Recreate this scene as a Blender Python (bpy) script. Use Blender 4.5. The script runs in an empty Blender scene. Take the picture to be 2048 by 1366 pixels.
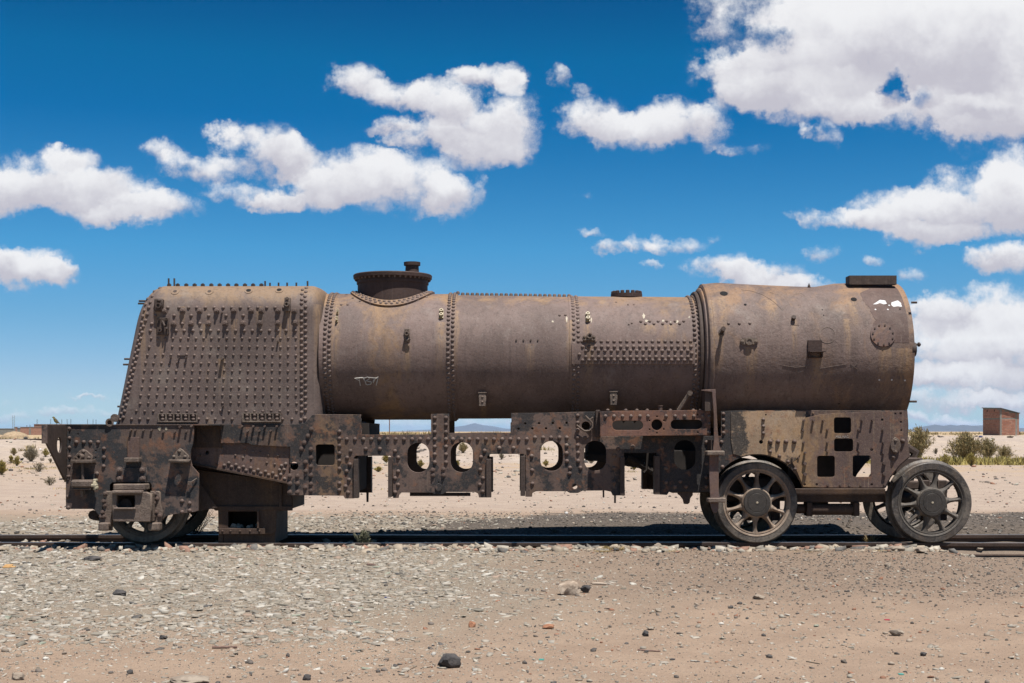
import bpy, math, random
import numpy as np
from mathutils import Vector, Matrix, Quaternion
from mathutils.bvhtree import BVHTree
R_ = math.radians
random.seed(7)
rng = np.random.default_rng(7)
SC = bpy.context.scene
COL = SC.collection

# ---------------------------------------------------------------- camera
F, HZ, HC = 2700.0, 866.0, 1.155        # focal length in photo pixels, horizon row, eye height (m)
cam_d = bpy.data.cameras.new("camera"); cam = bpy.data.objects.new("camera", cam_d); COL.objects.link(cam)
cam.location = (0, 0, HC); cam.rotation_euler = (R_(90), 0, 0)
cam_d.sensor_width = 36.0; cam_d.lens = 36.0 * F / 2048.0
cam_d.shift_y = (HZ - 683.0) / 2048.0
cam_d.clip_start = 0.1; cam_d.clip_end = 90000.0
SC.camera = cam

# ---------------------------------------------------------------- sun
SUNV = Vector((0.17, -0.30, 1.0)).normalized()       # towards the sun: high, behind the camera, a little right
sun_d = bpy.data.lights.new("sun", 'SUN'); sun = bpy.data.objects.new("sun", sun_d); COL.objects.link(sun)
sun_d.energy = 5.0; sun_d.angle = R_(0.53); sun_d.color = (1.0, 0.96, 0.90)
sun.rotation_euler = SUNV.to_track_quat('Z', 'Y').to_euler()
SUN_EL = math.asin(SUNV.z); SUN_AZ = math.atan2(SUNV.x, SUNV.y)

SC.view_settings.view_transform = 'Standard'
SC.view_settings.look = 'None'
SC.view_settings.exposure = 0.75
SC.view_settings.gamma = 1.0
SC.view_settings.use_curve_mapping = False
SC.cycles.max_bounces = 7
SC.cycles.diffuse_bounces = 2
SC.cycles.glossy_bounces = 2
SC.cycles.volume_bounces = 0
SC.cycles.use_denoising = True

# ---------------------------------------------------------------- node helper
class NT:
    def __init__(s, tree): s.t = tree; s.n = tree.nodes; s.l = tree.links; s.n.clear()
    def new(s, typ, **kw):
        n = s.n.new(typ)
        for k, v in kw.items(): setattr(n, k, v)
        return n
    def put(s, sock, v):
        if v is None: return
        if isinstance(v, bpy.types.NodeSocket): s.l.new(v, sock)
        else: sock.default_value = v
    def math(s, op, a, b=None, c=None, clamp=False):
        n = s.new('ShaderNodeMath', operation=op, use_clamp=clamp)
        s.put(n.inputs[0], a); s.put(n.inputs[1], b); s.put(n.inputs[2], c)
        return n.outputs[0]
    def vmath(s, op, a, b=None, c=None, out=0):
        n = s.new('ShaderNodeVectorMath', operation=op)
        s.put(n.inputs[0], a); s.put(n.inputs[1], b)
        if c is not None: s.put(n.inputs[2], c)
        return n.outputs[out]
    def noise(s, vec, scale, detail=4, rough=.55, out=0, dist=0.0):
        n = s.new('ShaderNodeTexNoise'); s.put(n.inputs['Vector'], vec)
        n.inputs['Scale'].default_value = scale; n.inputs['Detail'].default_value = detail
        n.inputs['Roughness'].default_value = rough; n.inputs['Distortion'].default_value = dist
        return n.outputs[out]
    def ramp(s, f, a, b, smooth=True):
        n = s.new('ShaderNodeMapRange'); n.interpolation_type = 'SMOOTHSTEP' if smooth else 'LINEAR'
        s.put(n.inputs[0], f); s.put(n.inputs[1], a); s.put(n.inputs[2], b)
        return n.outputs[0]
    def mix(s, f, a, b, blend='MIX'):
        n = s.new('ShaderNodeMix', data_type='RGBA', blend_type=blend)
        s.put(n.inputs[0], f)
        s.put(n.inputs[6], a if isinstance(a, bpy.types.NodeSocket) else (*a, 1))
        s.put(n.inputs[7], b if isinstance(b, bpy.types.NodeSocket) else (*b, 1))
        return n.outputs[2]
    def sep(s, v):
        n = s.new('ShaderNodeSeparateXYZ'); s.put(n.inputs[0], v); return n.outputs
    def comb(s, x, y, z):
        n = s.new('ShaderNodeCombineXYZ'); s.put(n.inputs[0], x); s.put(n.inputs[1], y); s.put(n.inputs[2], z); return n.outputs[0]

# ---------------------------------------------------------------- world: daylight sky with cumulus
world = bpy.data.worlds.new("World"); SC.world = world; world.use_nodes = True
w = NT(world.node_tree)
wo = w.new('ShaderNodeOutputWorld'); bg = w.new('ShaderNodeBackground')
sky = w.new('ShaderNodeTexSky', sky_type='NISHITA')
sky.sun_disc = False; sky.sun_elevation = SUN_EL; sky.sun_rotation = SUN_AZ
sky.altitude = 3600; sky.air_density = 1.0; sky.dust_density = 0.3; sky.ozone_density = 2.0
bg.inputs[1].default_value = 0.0600
dirv = w.vmath('NORMALIZE', w.new('ShaderNodeTexCoord').outputs['Generated'])
dx, dy, dz = w.sep(dirv)
dyc = w.math('MAXIMUM', dy, 0.12)
U = w.math('MULTIPLY_ADD', w.math('DIVIDE', dx, dyc), F/1000, 1.024)          # tangent-plane sky coordinates of the view north
V = w.math('MULTIPLY_ADD', w.math('DIVIDE', dz, dyc), -F/1000, HZ/1000)
P0 = w.comb(U, V, 0.0)
wn = w.noise(P0, 5.5, 5, .62, out=1); wn2 = w.noise(w.vmath('ADD', P0, (7.3, 1.1, 0)), 26, 4, .65, out=1)
P1 = w.vmath('MULTIPLY_ADD', w.vmath('SUBTRACT', wn, (.5, .5, .5)), (.15, .09, 0), P0)
P1 = w.vmath('MULTIPLY_ADD', w.vmath('SUBTRACT', wn2, (.5, .5, .5)), (.05, .036, 0), P1)
BLOBS = [  # x, y, half width, half height, weight
 (110,362,135,62,1),(15,385,85,45,1),(205,398,125,55,1),(312,415,90,28,.9),(235,440,95,22,.7),(130,318,55,22,.5),
 (50,537,85,40,1),(105,552,50,24,1),(-10,530,70,40,1),
 (325,305,50,22,.6),(405,338,85,30,.85),(530,298,90,58,1),(590,310,50,45,.9),(490,385,90,24,.7),(700,345,105,58,1),(800,378,130,62,1),
 (905,400,60,42,1),(640,378,90,40,1),(560,398,60,20,.8),(470,262,40,25,.6),(965,385,20,35,.5),
 (715,152,62,34,1),(790,185,70,34,1),(870,200,75,48,1),(935,245,105,62,1),(1022,255,62,78,1),(960,305,85,42,1),(860,275,80,36,1),
 (775,250,50,20,.8),(975,152,80,24,1),(1030,168,30,22,.8),
 (1180,242,72,42,1),(1260,268,90,38,1),(1340,252,80,48,1),(1412,255,55,50,.8),(1122,158,30,24,.5),(1168,187,24,12,.4),(1495,296,60,14,.5),
 (1550,152,170,66,.9),(1650,50,200,125,1.05),(1850,60,255,150,1.05),(1700,215,90,30,.5),(1930,265,60,22,.4),(2010,110,190,180,1.3),(1440,130,80,30,.7),(1425,25,60,55,.62),(1440,75,45,30,.5),
 (1650,195,160,55,1),(1500,185,90,42,.9),(1662,268,36,24,.7),(1850,222,130,42,.8),(1965,235,80,44,.75),(2040,215,60,60,.8),
 (1788,172,28,40,-1.05),(1862,196,40,20,-.8),(1965,214,60,26,-.8),(1470,70,46,50,-.5),(1700,105,60,30,-.3),(1560,75,50,34,-.45),
 (1700,442,110,24,1),(1820,425,130,50,1),(1950,405,120,75,1),(2050,390,100,85,1.2),(1850,470,120,26,1),
 (2012,522,75,34,1.1),(1450,536,85,30,1),(1525,552,90,32,1),(1600,572,60,20,.9),
 (1190,470,32,11,.7),(1232,498,48,17,.75),(1285,488,40,17,.65),(1350,492,50,20,.65),(1312,532,26,9,.4),
 (1640,517,32,18,.5),(1733,527,28,12,.5),(1822,550,42,16,.6),(1165,397,22,7,.35),(1410,480,14,8,.3),
 (1975,620,125,52,1.1),(1870,628,70,40,.9),(1880,695,130,55,1.1),(2020,690,120,75,1.2),(1850,755,110,28,.9),(1970,765,150,34,1.0),(1890,803,150,20,.85),(2030,806,100,20,.9),(1850,834,110,10,.7),(1990,843,140,11,.75),
 (90,832,190,12,.4),(190,797,60,5,.4),(20,800,60,8,.25),(800,850,300,14,.5),(960,838,160,10,.35),
]
pu, pv_, _ = w.sep(P1); PU = w.comb(pu, pu, pu); PV = w.comb(pv_, pv_, pv_)
accF = None; accS = None
while len(BLOBS) % 3: BLOBS.append((0, -9000, 10, 10, .01))
for k in range(0, len(BLOBS), 3):          # three cloud puffs per vector operation
    T = BLOBS[k:k+3]; g_ = lambda f_: tuple(float(f_(*t)) for t in T)
    vx = w.vmath('MULTIPLY_ADD', PU, g_(lambda x, y, a, b, c: 1000/a), g_(lambda x, y, a, b, c: -x/a))
    vy = w.vmath('MULTIPLY_ADD', PV, g_(lambda x, y, a, b, c: 1000/b), g_(lambda x, y, a, b, c: -y/b))
    d2 = w.vmath('MULTIPLY_ADD', vx, vx, w.vmath('MULTIPLY', vy, vy))
    f = w.vmath('MAXIMUM', w.vmath('MULTIPLY_ADD', d2, g_(lambda x, y, a, b, c: -abs(c)*.72), g_(lambda x, y, a, b, c: abs(c))), (0, 0, 0))
    sg = g_(lambda x, y, a, b, c: 1 if c > 0 else -1)
    if accF is None: accF = w.vmath('MULTIPLY', f, sg); accS = w.vmath('MULTIPLY', f, vy)
    else: accF = w.vmath('MULTIPLY_ADD', f, sg, accF); accS = w.vmath('MULTIPLY_ADD', f, vy, accS)
accF = w.vmath('DOT_PRODUCT', accF, (1, 1, 1), out=1); accS = w.vmath('DOT_PRODUCT', accS, (1, 1, 1), out=1)
fb = w.noise(P0, 11, 8, .64); fb2 = w.noise(w.vmath('ADD', P0, (3, 9, 0)), 30, 6, .62)
amp = w.math('MULTIPLY_ADD', w.ramp(accF, .0, .30), .95, .05)
nsum = w.math('MULTIPLY_ADD', w.math('SUBTRACT', fb2, .5), .75, w.math('MULTIPLY', w.math('SUBTRACT', fb, .5), 2.5))
fr = w.math('MULTIPLY_ADD', nsum, amp, w.math('SUBTRACT', accF, .06))
front = w.ramp(dy, .30, .60)
# the rest of the sky: broken cumulus on a flat layer
dzc = w.math('ADD', w.math('MAXIMUM', dz, 0.0), .13)
lay = w.comb(w.math('DIVIDE', dx, dzc), w.math('DIVIDE', dy, dzc), 0.0)
gen = w.math('MULTIPLY_ADD', w.math('SUBTRACT', w.noise(lay, 1.1, 7, .6), .58), 5.0, 0.0)
dens = w.mix(front, w.comb(gen, gen, gen), w.comb(fr, fr, fr))
dens = w.sep(dens)[0]
alpha = w.ramp(dens, -.04, 1.02)
alpha = w.math('POWER', alpha, 1.1)
sh = w.math('DIVIDE', accS, w.math('MAXIMUM', accF, .15))               # -1 top of a cloud .. +1 base
sh = w.math('MULTIPLY_ADD', w.math('SUBTRACT', fb, .5), -1.1, sh)
sh = w.math('MULTIPLY_ADD', w.math('SUBTRACT', w.noise(P1, 5, 6, .55), .5), -1.5, sh)
shf = w.ramp(sh, -.50, .70)
side_ = w.ramp(dy, .25, .70)          # deep polarised blue in the northern view; unseen sides tinted paler to warm the shade
ccol = w.mix(shf, (8.9, 8.9, 9.05), (5.6, 5.45, 6.1))
thick = w.math('MULTIPLY', w.ramp(accF, 1.5, 3.6), w.ramp(w.noise(P1, 3.2, 5, .6), .35, .6)); ccol = w.mix(w.math('MULTIPLY', thick, .8), ccol, (5.3, 5.1, 5.65))
skr = w.new('ShaderNodeValToRGB'); skr.color_ramp.interpolation = 'LINEAR'      # thin dry high-altitude air: deep blue above, pale at the rim
_st = [(0.006, [0.72, 0.84, 0.93]), (0.039, [0.719, 0.827, 0.946]), (0.0837, [0.492, 0.839, 0.973]), (0.134, [0.307, 0.903, 1.099]), (0.226, [0.017, 0.647, 0.975]), (0.266, [0.005, 0.657, 0.945]), (0.302, [0.003, 0.503, 0.798]), (.40, [.08, .52, .80]), (.55, [.26, .60, .84]), (.78, [.42, .68, .88])]
for i, (z_, c_) in enumerate(_st):
    e_ = skr.color_ramp.elements[i] if i < 2 else skr.color_ramp.elements.new(z_/.8)
    e_.position = z_/.8; e_.color = (*[v/1.6 for v in c_], 1)
w.put(skr.inputs[0], w.math('DIVIDE', dz, .8))
skyt = w.mix(side_, (.30, .53, .62), skr.outputs[0])
skyc = w.vmath('SCALE', w.mix(1.0, sky.outputs[0], skyt, 'MULTIPLY')); skyc.node.inputs[3].default_value = 1.6
final = w.mix(w.math('MULTIPLY', alpha, .985), skyc, ccol)
w.l.new(final, bg.inputs[0]); w.l.new(bg.outputs[0], wo.inputs[0])

# ---------------------------------------------------------------- geometry helpers
def X(px, Y): return (px - 1024.0) * Y / F
def Z(py, Y): return HC - (py - HZ) * Y / F
def P(px, py, Y): return Vector((X(px, Y), Y, Z(py, Y)))
def crop(ox, oy, s, pts): return [(ox + a / s, oy + b / s) for a, b in pts]
WL = {}
def put(name, data, mat=None, parent=None, loc=(0, 0, 0), rot=None, **props):
    """link an object; loc is its WORLD location, parents carry translations only"""
    o = bpy.data.objects.new(name, data); COL.objects.link(o)
    loc = Vector(loc); WL[o.name] = loc
    if parent is not None:
        o.parent = parent; o.location = loc - WL[parent.name]
    else: o.location = loc
    if rot is not None:
        o.rotation_mode = 'QUATERNION'; o.rotation_quaternion = rot
    if mat is not None and data is not None and not data.materials: data.materials.append(mat)
    for k, v in props.items(): o[k] = v
    return o
def thing(name, loc, label, category, group=None):
    o = put(name, None, loc=loc); o.empty_display_size = .2
    o['label'] = label; o['category'] = category
    if group: o['group'] = group
    return o
def smooth(me, ang=40):
    me.shade_smooth()
    if ang is not None:
        try: me.set_sharp_from_angle(angle=R_(ang))
        except Exception: pass
    return me
class MB:
    def __init__(s): s.v = []; s.f = []; s.g = []
    def add(s, vs, fs):
        k = len(s.v); s.g.append((k, len(s.f))); s.v += [tuple(a) for a in vs]; s.f += [tuple(i + k for i in f) for f in fs]; return s
    def box(s, x0, x1, y0, y1, z0, z1, b=0.0):
        if b <= 0:
            return s.add([(x, y, z) for x in (x0, x1) for y in (y0, y1) for z in (z0, z1)],
                     [(0,1,3,2),(4,6,7,5),(0,4,5,1),(2,3,7,6),(0,2,6,4),(1,5,7,3)])
        # chamfered box
        vs = []; idx = {}
        for ax in range(3):
            for sx in (0,1):
                for sy in (0,1):
                    for sz in (0,1):
                        p = [(x0,x1)[sx], (y0,y1)[sy], (z0,z1)[sz]]; sg = [1 if q else -1 for q in (sx,sy,sz)]
                        for k in range(3):
                            if k != ax: p[k] -= sg[k]*b
                        idx[(ax,sx,sy,sz)] = len(vs); vs.append(p)
        fs = []
        def q(*a): fs.append(tuple(idx[i] for i in a))
        for s0 in (0,1):
            q((0,s0,0,0),(0,s0,0,1),(0,s0,1,1),(0,s0,1,0)) if s0==0 else q((0,1,0,0),(0,1,1,0),(0,1,1,1),(0,1,0,1))
            q((1,0,s0,0),(1,1,s0,0),(1,1,s0,1),(1,0,s0,1)) if s0==0 else q((1,0,1,0),(1,0,1,1),(1,1,1,1),(1,1,1,0))
            q((2,0,0,s0),(2,0,1,s0),(2,1,1,s0),(2,1,0,s0)) if s0==0 else q((2,0,0,1),(2,1,0,1),(2,1,1,1),(2,0,1,1))
        for a in (0,1):
            for c in (0,1):
                q((0,a,c,0),(0,a,c,1),(1,a,c,1),(1,a,c,0)); q((1,0,a,c),(1,1,a,c),(2,1,a,c),(2,0,a,c)); q((0,a,0,c),(0,a,1,c),(2,a,1,c),(2,a,0,c))
        for a in (0,1):
            for c in (0,1):
                for e in (0,1): q((0,a,c,e),(1,a,c,e),(2,a,c,e))
        return s.add(vs, fs)
    def prism(s, poly, y0, y1):
        """poly: (x, z) list, extruded along Y"""
        n = len(poly)
        vs = [(x, y0, z) for x, z in poly] + [(x, y1, z) for x, z in poly]
        return s.add(vs, [tuple(range(n)), tuple(range(2*n-1, n-1, -1))] + [(i, i+n, (i+1) % n + n, (i+1) % n) for i in range(n)])
    def cyl(s, p0, p1, r0, r1=None, n=12, c0=True, c1=True):
        p0 = Vector(p0); p1 = Vector(p1); r1 = r0 if r1 is None else r1
        d = (p1 - p0).normalized(); a = d.orthogonal().normalized(); b = d.cross(a)
        vs = []
        for p, r in ((p0, r0), (p1, r1)):
            for i in range(n):
                t = 2*math.pi*i/n; vs.append(p + (a*math.cos(t) + b*math.sin(t))*r)
        fs = [(i, (i+1) % n, (i+1) % n + n, i+n) for i in range(n)]
        if c0: fs.append(tuple(range(n-1, -1, -1)))
        if c1: fs.append(tuple(range(n, 2*n)))
        return s.add(vs, fs)
    def lathe(s, p, d, prof, n=24, cap0=False, cap1=False):
        """prof: (distance along d, radius)"""
        p = Vector(p); d = Vector(d).normalized(); a = d.orthogonal().normalized(); b = d.cross(a)
        vs = []; m = len(prof)
        for t, r in prof:
            for i in range(n):
                q = 2*math.pi*i/n; vs.append(p + d*t + (a*math.cos(q) + b*math.sin(q))*r)
        fs = [(j*n+i, j*n+(i+1) % n, (j+1)*n+(i+1) % n, (j+1)*n+i) for j in range(m-1) for i in range(n)]
        if cap0: fs.append(tuple(range(n-1, -1, -1)))
        if cap1: fs.append(tuple((m-1)*n + i for i in range(n)))
        return s.add(vs, fs)
    def dome(s, p, d, r, h=None, n=8):
        h = r*.75 if h is None else h
        return s.lathe(p, d, [(-.002, r), (h*.25, r*.98), (h*.7, r*.72), (h, r*.25)], n, False, True)
    def hexbolt(s, p, d, r, h):
        s.lathe(p, d, [(-.002, r*1.35), (h*.18, r*1.3)], 12, False, True)
        s.lathe(p, d, [(h*.18, r), (h*.8, r), (h*.95, r*.8)], 6, False, True)
        return s.lathe(p, d, [(h*.9, r*.5), (h*1.5, r*.45)], 8, False, True)
    def tube(s, pts, r, n=6, r1=None):
        pts = [Vector(p) for p in pts]; m = len(pts); r1 = r if r1 is None else r1
        vs = []; d0 = (pts[1]-pts[0]).normalized(); a = d0.orthogonal().normalized()
        for j, p in enumerate(pts):
            d = (pts[min(j+1, m-1)] - pts[max(j-1, 0)]).normalized()
            a = (a - d*a.dot(d)).normalized(); b = d.cross(a); rr = r + (r1-r)*j/(m-1)
            for i in range(n):
                q = 2*math.pi*i/n; vs.append(p + (a*math.cos(q) + b*math.sin(q))*rr)
        fs = [(j*n+i, j*n+(i+1) % n, (j+1)*n+(i+1) % n, (j+1)*n+i) for j in range(m-1) for i in range(n)]
        fs += [tuple(range(n-1, -1, -1)), tuple((m-1)*n+i for i in range(n))]
        return s.add(vs, fs)
    def mesh(s, name, sm=None):
        me = bpy.data.meshes.new(name); me.from_pydata(s.v, [], s.f)
        import bmesh
        bm = bmesh.new(); bm.from_mesh(me); bmesh.ops.recalc_face_normals(bm, faces=bm.faces); bm.to_mesh(me); bm.free()
        me.update()
        if sm is not None: smooth(me, sm)
        return me
    def build(s, name, mat, parent=None, loc=(0, 0, 0), sm=None, **props):
        return put(name, s.mesh(name, sm), mat, parent, loc, **props)

def build_each(mb, name, mat, parent=None, sm=None, **props):
    """every primitive of the builder becomes a part of its own"""
    for i, (v0, f0) in enumerate(mb.g):
        v1, f1 = mb.g[i+1] if i+1 < len(mb.g) else (len(mb.v), len(mb.f))
        q = MB(); q.add(mb.v[v0:v1], [tuple(k-v0 for k in f) for f in mb.f[f0:f1]]); q.build(name, mat, parent, sm=sm, **props)
def rrect(x0, y0, x1, y1, r, n=4):
    out = []
    for cx, cy, a in ((x1-r, y0+r, -90), (x1-r, y1-r, 0), (x0+r, y1-r, 90), (x0+r, y0+r, 180)):
        for i in range(n+1):
            t = R_(a + 90*i/n); out.append((cx + r*math.cos(t), cy + r*math.sin(t)))
    return out
def circ(cx, cy, r, n=14, ry=None):
    ry = r if ry is None else ry
    return [(cx + r*math.cos(2*math.pi*i/n), cy + ry*math.sin(2*math.pi*i/n)) for i in range(n)]
def plate_mesh(name, outer, holes, Y, th, bev=.0025, world=False):
    """flat plate in the XZ plane with real holes; outlines in photo pixels taken at the plate's front plane Y"""
    cu = bpy.data.curves.new(name, 'CURVE'); cu.dimensions = '2D'; cu.fill_mode = 'BOTH'
    cu.extrude = th/2 - bev; cu.bevel_depth = bev; cu.bevel_resolution = 0; cu.offset = -bev
    for loop in [outer] + list(holes):
        sp = cu.splines.new('POLY'); sp.points.add(len(loop)-1)
        for p_, (a, b) in zip(sp.points, loop):
            p_.co = (a, b, 0, 1) if world else (X(a, Y), Z(b, Y), 0, 1)
        sp.use_cyclic_u = True
    o = bpy.data.objects.new(name, cu); COL.objects.link(o)
    dg = bpy.context.evaluated_depsgraph_get(); dg.update()
    me = bpy.data.meshes.new_from_object(o.evaluated_get(dg)); me.name = name
    bpy.data.objects.remove(o); bpy.data.curves.remove(cu)
    n = len(me.vertices); co = np.empty(n*3, 'f'); me.vertices.foreach_get('co', co); co = co.reshape(-1, 3)
    co = np.stack([co[:, 0], Y + th/2 - co[:, 2], co[:, 1]], 1)
    me.vertices.foreach_set('co', co.ravel()); me.update()
    return me
def plate(name, outer, holes, Y, th, mat, parent, bev=.0025, world=False, **props):
    return put(name, plate_mesh(name, outer, holes, Y, th, bev, world), mat, parent, **props)
def bvh_of(o):
    me = o.data; off = WL[o.name]
    return BVHTree.FromPolygons([v.co + off for v in me.vertices], [tuple(p.vertices) for p in me.polygons])
CAMP = Vector((0, 0, HC))
def hit(bv, px, py):
    d = Vector(((px-1024)/F, 1.0, (HZ-py)/F)).normalized()
    loc, nor, i, dist = bv.ray_cast(CAMP, d)
    if loc is None: return None, None
    if nor.dot(d) > 0: nor = -nor
    return loc, nor
def npmesh(name, verts, faces_flat, nper, mat_idx=None, sm=False):
    """verts (N,3); faces_flat flat index list; nper: vertices per face (int or array)"""
    me = bpy.data.meshes.new(name)
    verts = np.asarray(verts, 'f'); ff = np.asarray(faces_flat, 'i').ravel()
    me.vertices.add(len(verts)); me.vertices.foreach_set('co', verts.ravel())
    cnt = (np.full(len(ff)//nper, nper, 'i') if isinstance(nper, int) else np.asarray(nper, 'i'))
    me.loops.add(len(ff)); me.loops.foreach_set('vertex_index', ff)
    me.polygons.add(len(cnt)); st = np.concatenate([[0], np.cumsum(cnt)[:-1]]).astype('i')
    me.polygons.foreach_set('loop_start', st); me.polygons.foreach_set('loop_total', cnt)
    me.update(calc_edges=True); me.validate()
    if sm: me.shade_smooth()
    return me
# ---------------------------------------------------------------- materials
def mat_new(name):
    m = bpy.data.materials.new(name); m.use_nodes = True
    n = NT(m.node_tree); out = n.new('ShaderNodeOutputMaterial'); b = n.new('ShaderNodeBsdfPrincipled')
    n.l.new(b.outputs[0], out.inputs[0])
    return m, n, b
def simple(name, col, rough=.8, var=.25, scale=20, bump=.0, metallic=0.0):
    m, n, b = mat_new(name)
    pos = n.new('ShaderNodeNewGeometry').outputs['Position']
    f = n.noise(pos, scale, 5, .6)
    c = n.mix(n.ramp(f, .3, .7), tuple(v*(1-var) for v in col), tuple(min(1, v*(1+var)) for v in col))
    n.put(b.inputs['Base Color'], c); b.inputs['Roughness'].default_value = rough; b.inputs['Metallic'].default_value = metallic
    if bump:
        bp = n.new('ShaderNodeBump'); bp.inputs['Strength'].default_value = 1; bp.inputs['Distance'].default_value = bump
        n.put(bp.inputs['Height'], n.noise(pos, scale*4, 4, .6)); n.l.new(bp.outputs[0], b.inputs['Normal'])
    return m
def bump_xz(n, v, lst, soft=.5):
    """sum of soft boxes [(xc, halfwidth, strength)] of coordinate v"""
    acc = None
    for c, hw, st in lst:
        d = n.math('ABSOLUTE', n.math('SUBTRACT', v, c))
        f = n.math('MULTIPLY', n.math('SUBTRACT', 1.0, n.ramp(d, hw*soft, hw)), st)
        acc = f if acc is None else n.math('ADD', acc, f)
    return acc
def rust(name, base, warm, dark, pale, warm_amt=.5, pale_amt=.3, dark_amt=.3, paint=0.0, paint_col=(.018, .021, .025),
         zones=(), zz=(), dzones=(), pzones=(), runs=(), rough=.72, orange=0.0, bump=.0016):
    t_ = lambda c_: (c_[0]*1.0, c_[1]*.905, c_[2]*.825)
    base, dark, warm = t_(base), t_(dark), t_(warm)
    m, n, b = mat_new(name)
    pos = n.new('ShaderNodeNewGeometry').outputs['Position']
    x, y, z = n.sep(pos)
    wob = n.vmath('MULTIPLY_ADD', n.noise(pos, 2.2, 3, .5, out=1), (.5, .5, .5), pos)
    sv = n.vmath('MULTIPLY', wob, (1.25, 1.25, .13))
    n1 = n.noise(sv, 2.1, 6, .62); n2 = n.noise(n.vmath('MULTIPLY', pos, (1, 1, .04)), 14, 5, .68)
    n3 = n.noise(pos, 9, 7, .68); n4 = n.noise(pos, 95, 3, .6); n5 = n.noise(n.vmath('ADD', pos, (5, 3, 1)), 3.2, 8, .66)
    n6 = n.noise(n.vmath('ADD', sv, (9, 1, 3)), 5.5, 8, .66)
    c = n.mix(n.ramp(n.noise(n.vmath('ADD', pos, (2, 7, 5)), 1.4, 4, .6), .38, .62), tuple(v*.80 for v in base), tuple(v*1.16 for v in base))
    wf = n.math('ADD', n.math('MULTIPLY_ADD', n1, .6, n.math('MULTIPLY', n6, .4)), warm_amt - .5)
    if zones: wf = n.math('ADD', wf, bump_xz(n, x, zones, .1))
    if zz: wf = n.math('ADD', wf, bump_xz(n, z, zz, .1))
    c = n.mix(n.math('MULTIPLY', n.ramp(wf, .44, .62), .85), c, warm)
    pf = n.math('ADD', n5, pale_amt - .5)
    if pzones: pf = n.math('ADD', pf, bump_xz(n, x, pzones))
    c = n.mix(n.math('MULTIPLY', n.ramp(pf, .42, .60), .62), c, pale)
    df = n.math('ADD', n.math('MULTIPLY_ADD', n3, .5, n.math('MULTIPLY', n6, .5)), dark_amt - .5)
    if dzones: df = n.math('ADD', df, bump_xz(n, x, dzones))
    c = n.mix(n.math('MULTIPLY', n.ramp(df, .38, .56), .62), c, dark)
    c = n.mix(n.math('MULTIPLY', n.ramp(n2, .48, .68), .38), c, tuple(v*.45 for v in base))
    streak = n.noise(n.vmath('MULTIPLY', n.vmath('ADD', pos, (3, 0, 0)), (1, 1, .02)), 55, 2, .5)
    c = n.mix(n.math('MULTIPLY', n.ramp(streak, .60, .74), .38), c, pale)
    if paint > 0:
        np_ = n.noise(n.vmath('ADD', pos, (1.7, 0, 4)), 3.6, 10, .70)
        fp = n.math('ADD', n.math('MULTIPLY_ADD', n4, .10, np_), paint - .62)
        if dzones: fp = n.math('ADD', fp, n.math('MULTIPLY', bump_xz(n, x, dzones), .9))
        c = n.mix(n.math('MULTIPLY', n.ramp(fp, .38, .43), .88), c, paint_col)
    if orange > 0:
        fo = n.ramp(n.math('MULTIPLY_ADD', n3, .6, n.math('MULTIPLY', n5, .4)), .56-orange*.12, .60)
        c = n.mix(n.math('MULTIPLY', fo, .5), c, (.30, .125, .06))
    if runs:       # rust and lime runs washed down from fittings and holes
        xw_ = n.math('MULTIPLY_ADD', n.math('SUBTRACT', n.noise(n.vmath('MULTIPLY', pos, (1, 1, .5)), 7, 2, .5), .5), .05, x); acc = None
        for xc_, z0_, w_, ln_ in runs:
            fx_ = n.math('SUBTRACT', 1.0, n.ramp(n.math('ABSOLUTE', n.math('SUBTRACT', xw_, xc_)), w_*.2, w_)); fz_ = n.math('MULTIPLY', n.ramp(z, z0_-ln_, z0_), n.math('LESS_THAN', z, z0_+.01))
            f_ = n.math('MULTIPLY', fx_, fz_); acc = f_ if acc is None else n.math('MAXIMUM', acc, f_)
        acc = n.math('MULTIPLY', acc, n.ramp(n.noise(n.vmath('MULTIPLY', pos, (1, 1, .06)), 48, 3, .6), .30, .62))
        c = n.mix(n.math('MULTIPLY', acc, .62), c, (.44, .28, .15))
    c = n.mix(n.math('MULTIPLY', n.ramp(n4, .45, .75), .22), c, tuple(min(1, v*1.35) for v in pale))
    c = n.mix(n.math('MULTIPLY', n.ramp(n.noise(pos, 38, 4, .7), .54, .66), .35), c, tuple(v*.6 for v in dark))
    n.put(b.inputs['Base Color'], c)
    n.put(b.inputs['Roughness'], n.math('MULTIPLY_ADD', n3, .3, rough-.15))
    b.inputs['Metallic'].default_value = 0.0; b.inputs['Specular IOR Level'].default_value = .35
    bp = n.new('ShaderNodeBump'); bp.inputs['Strength'].default_value = 1.0; bp.inputs['Distance'].default_value = bump
    h = n.math('MULTIPLY_ADD', n.noise(pos, 30, 5, .65), 1.6, n.math('MULTIPLY', n3, 2.5))
    n.put(bp.inputs['Height'], h); n.l.new(bp.outputs[0], b.inputs['Normal'])
    return m
M = {}
mauve = (.150, .112, .098); tan = (.300, .205, .120); dk = (.055, .036, .030); dust = (.270, .205, .160)
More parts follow.
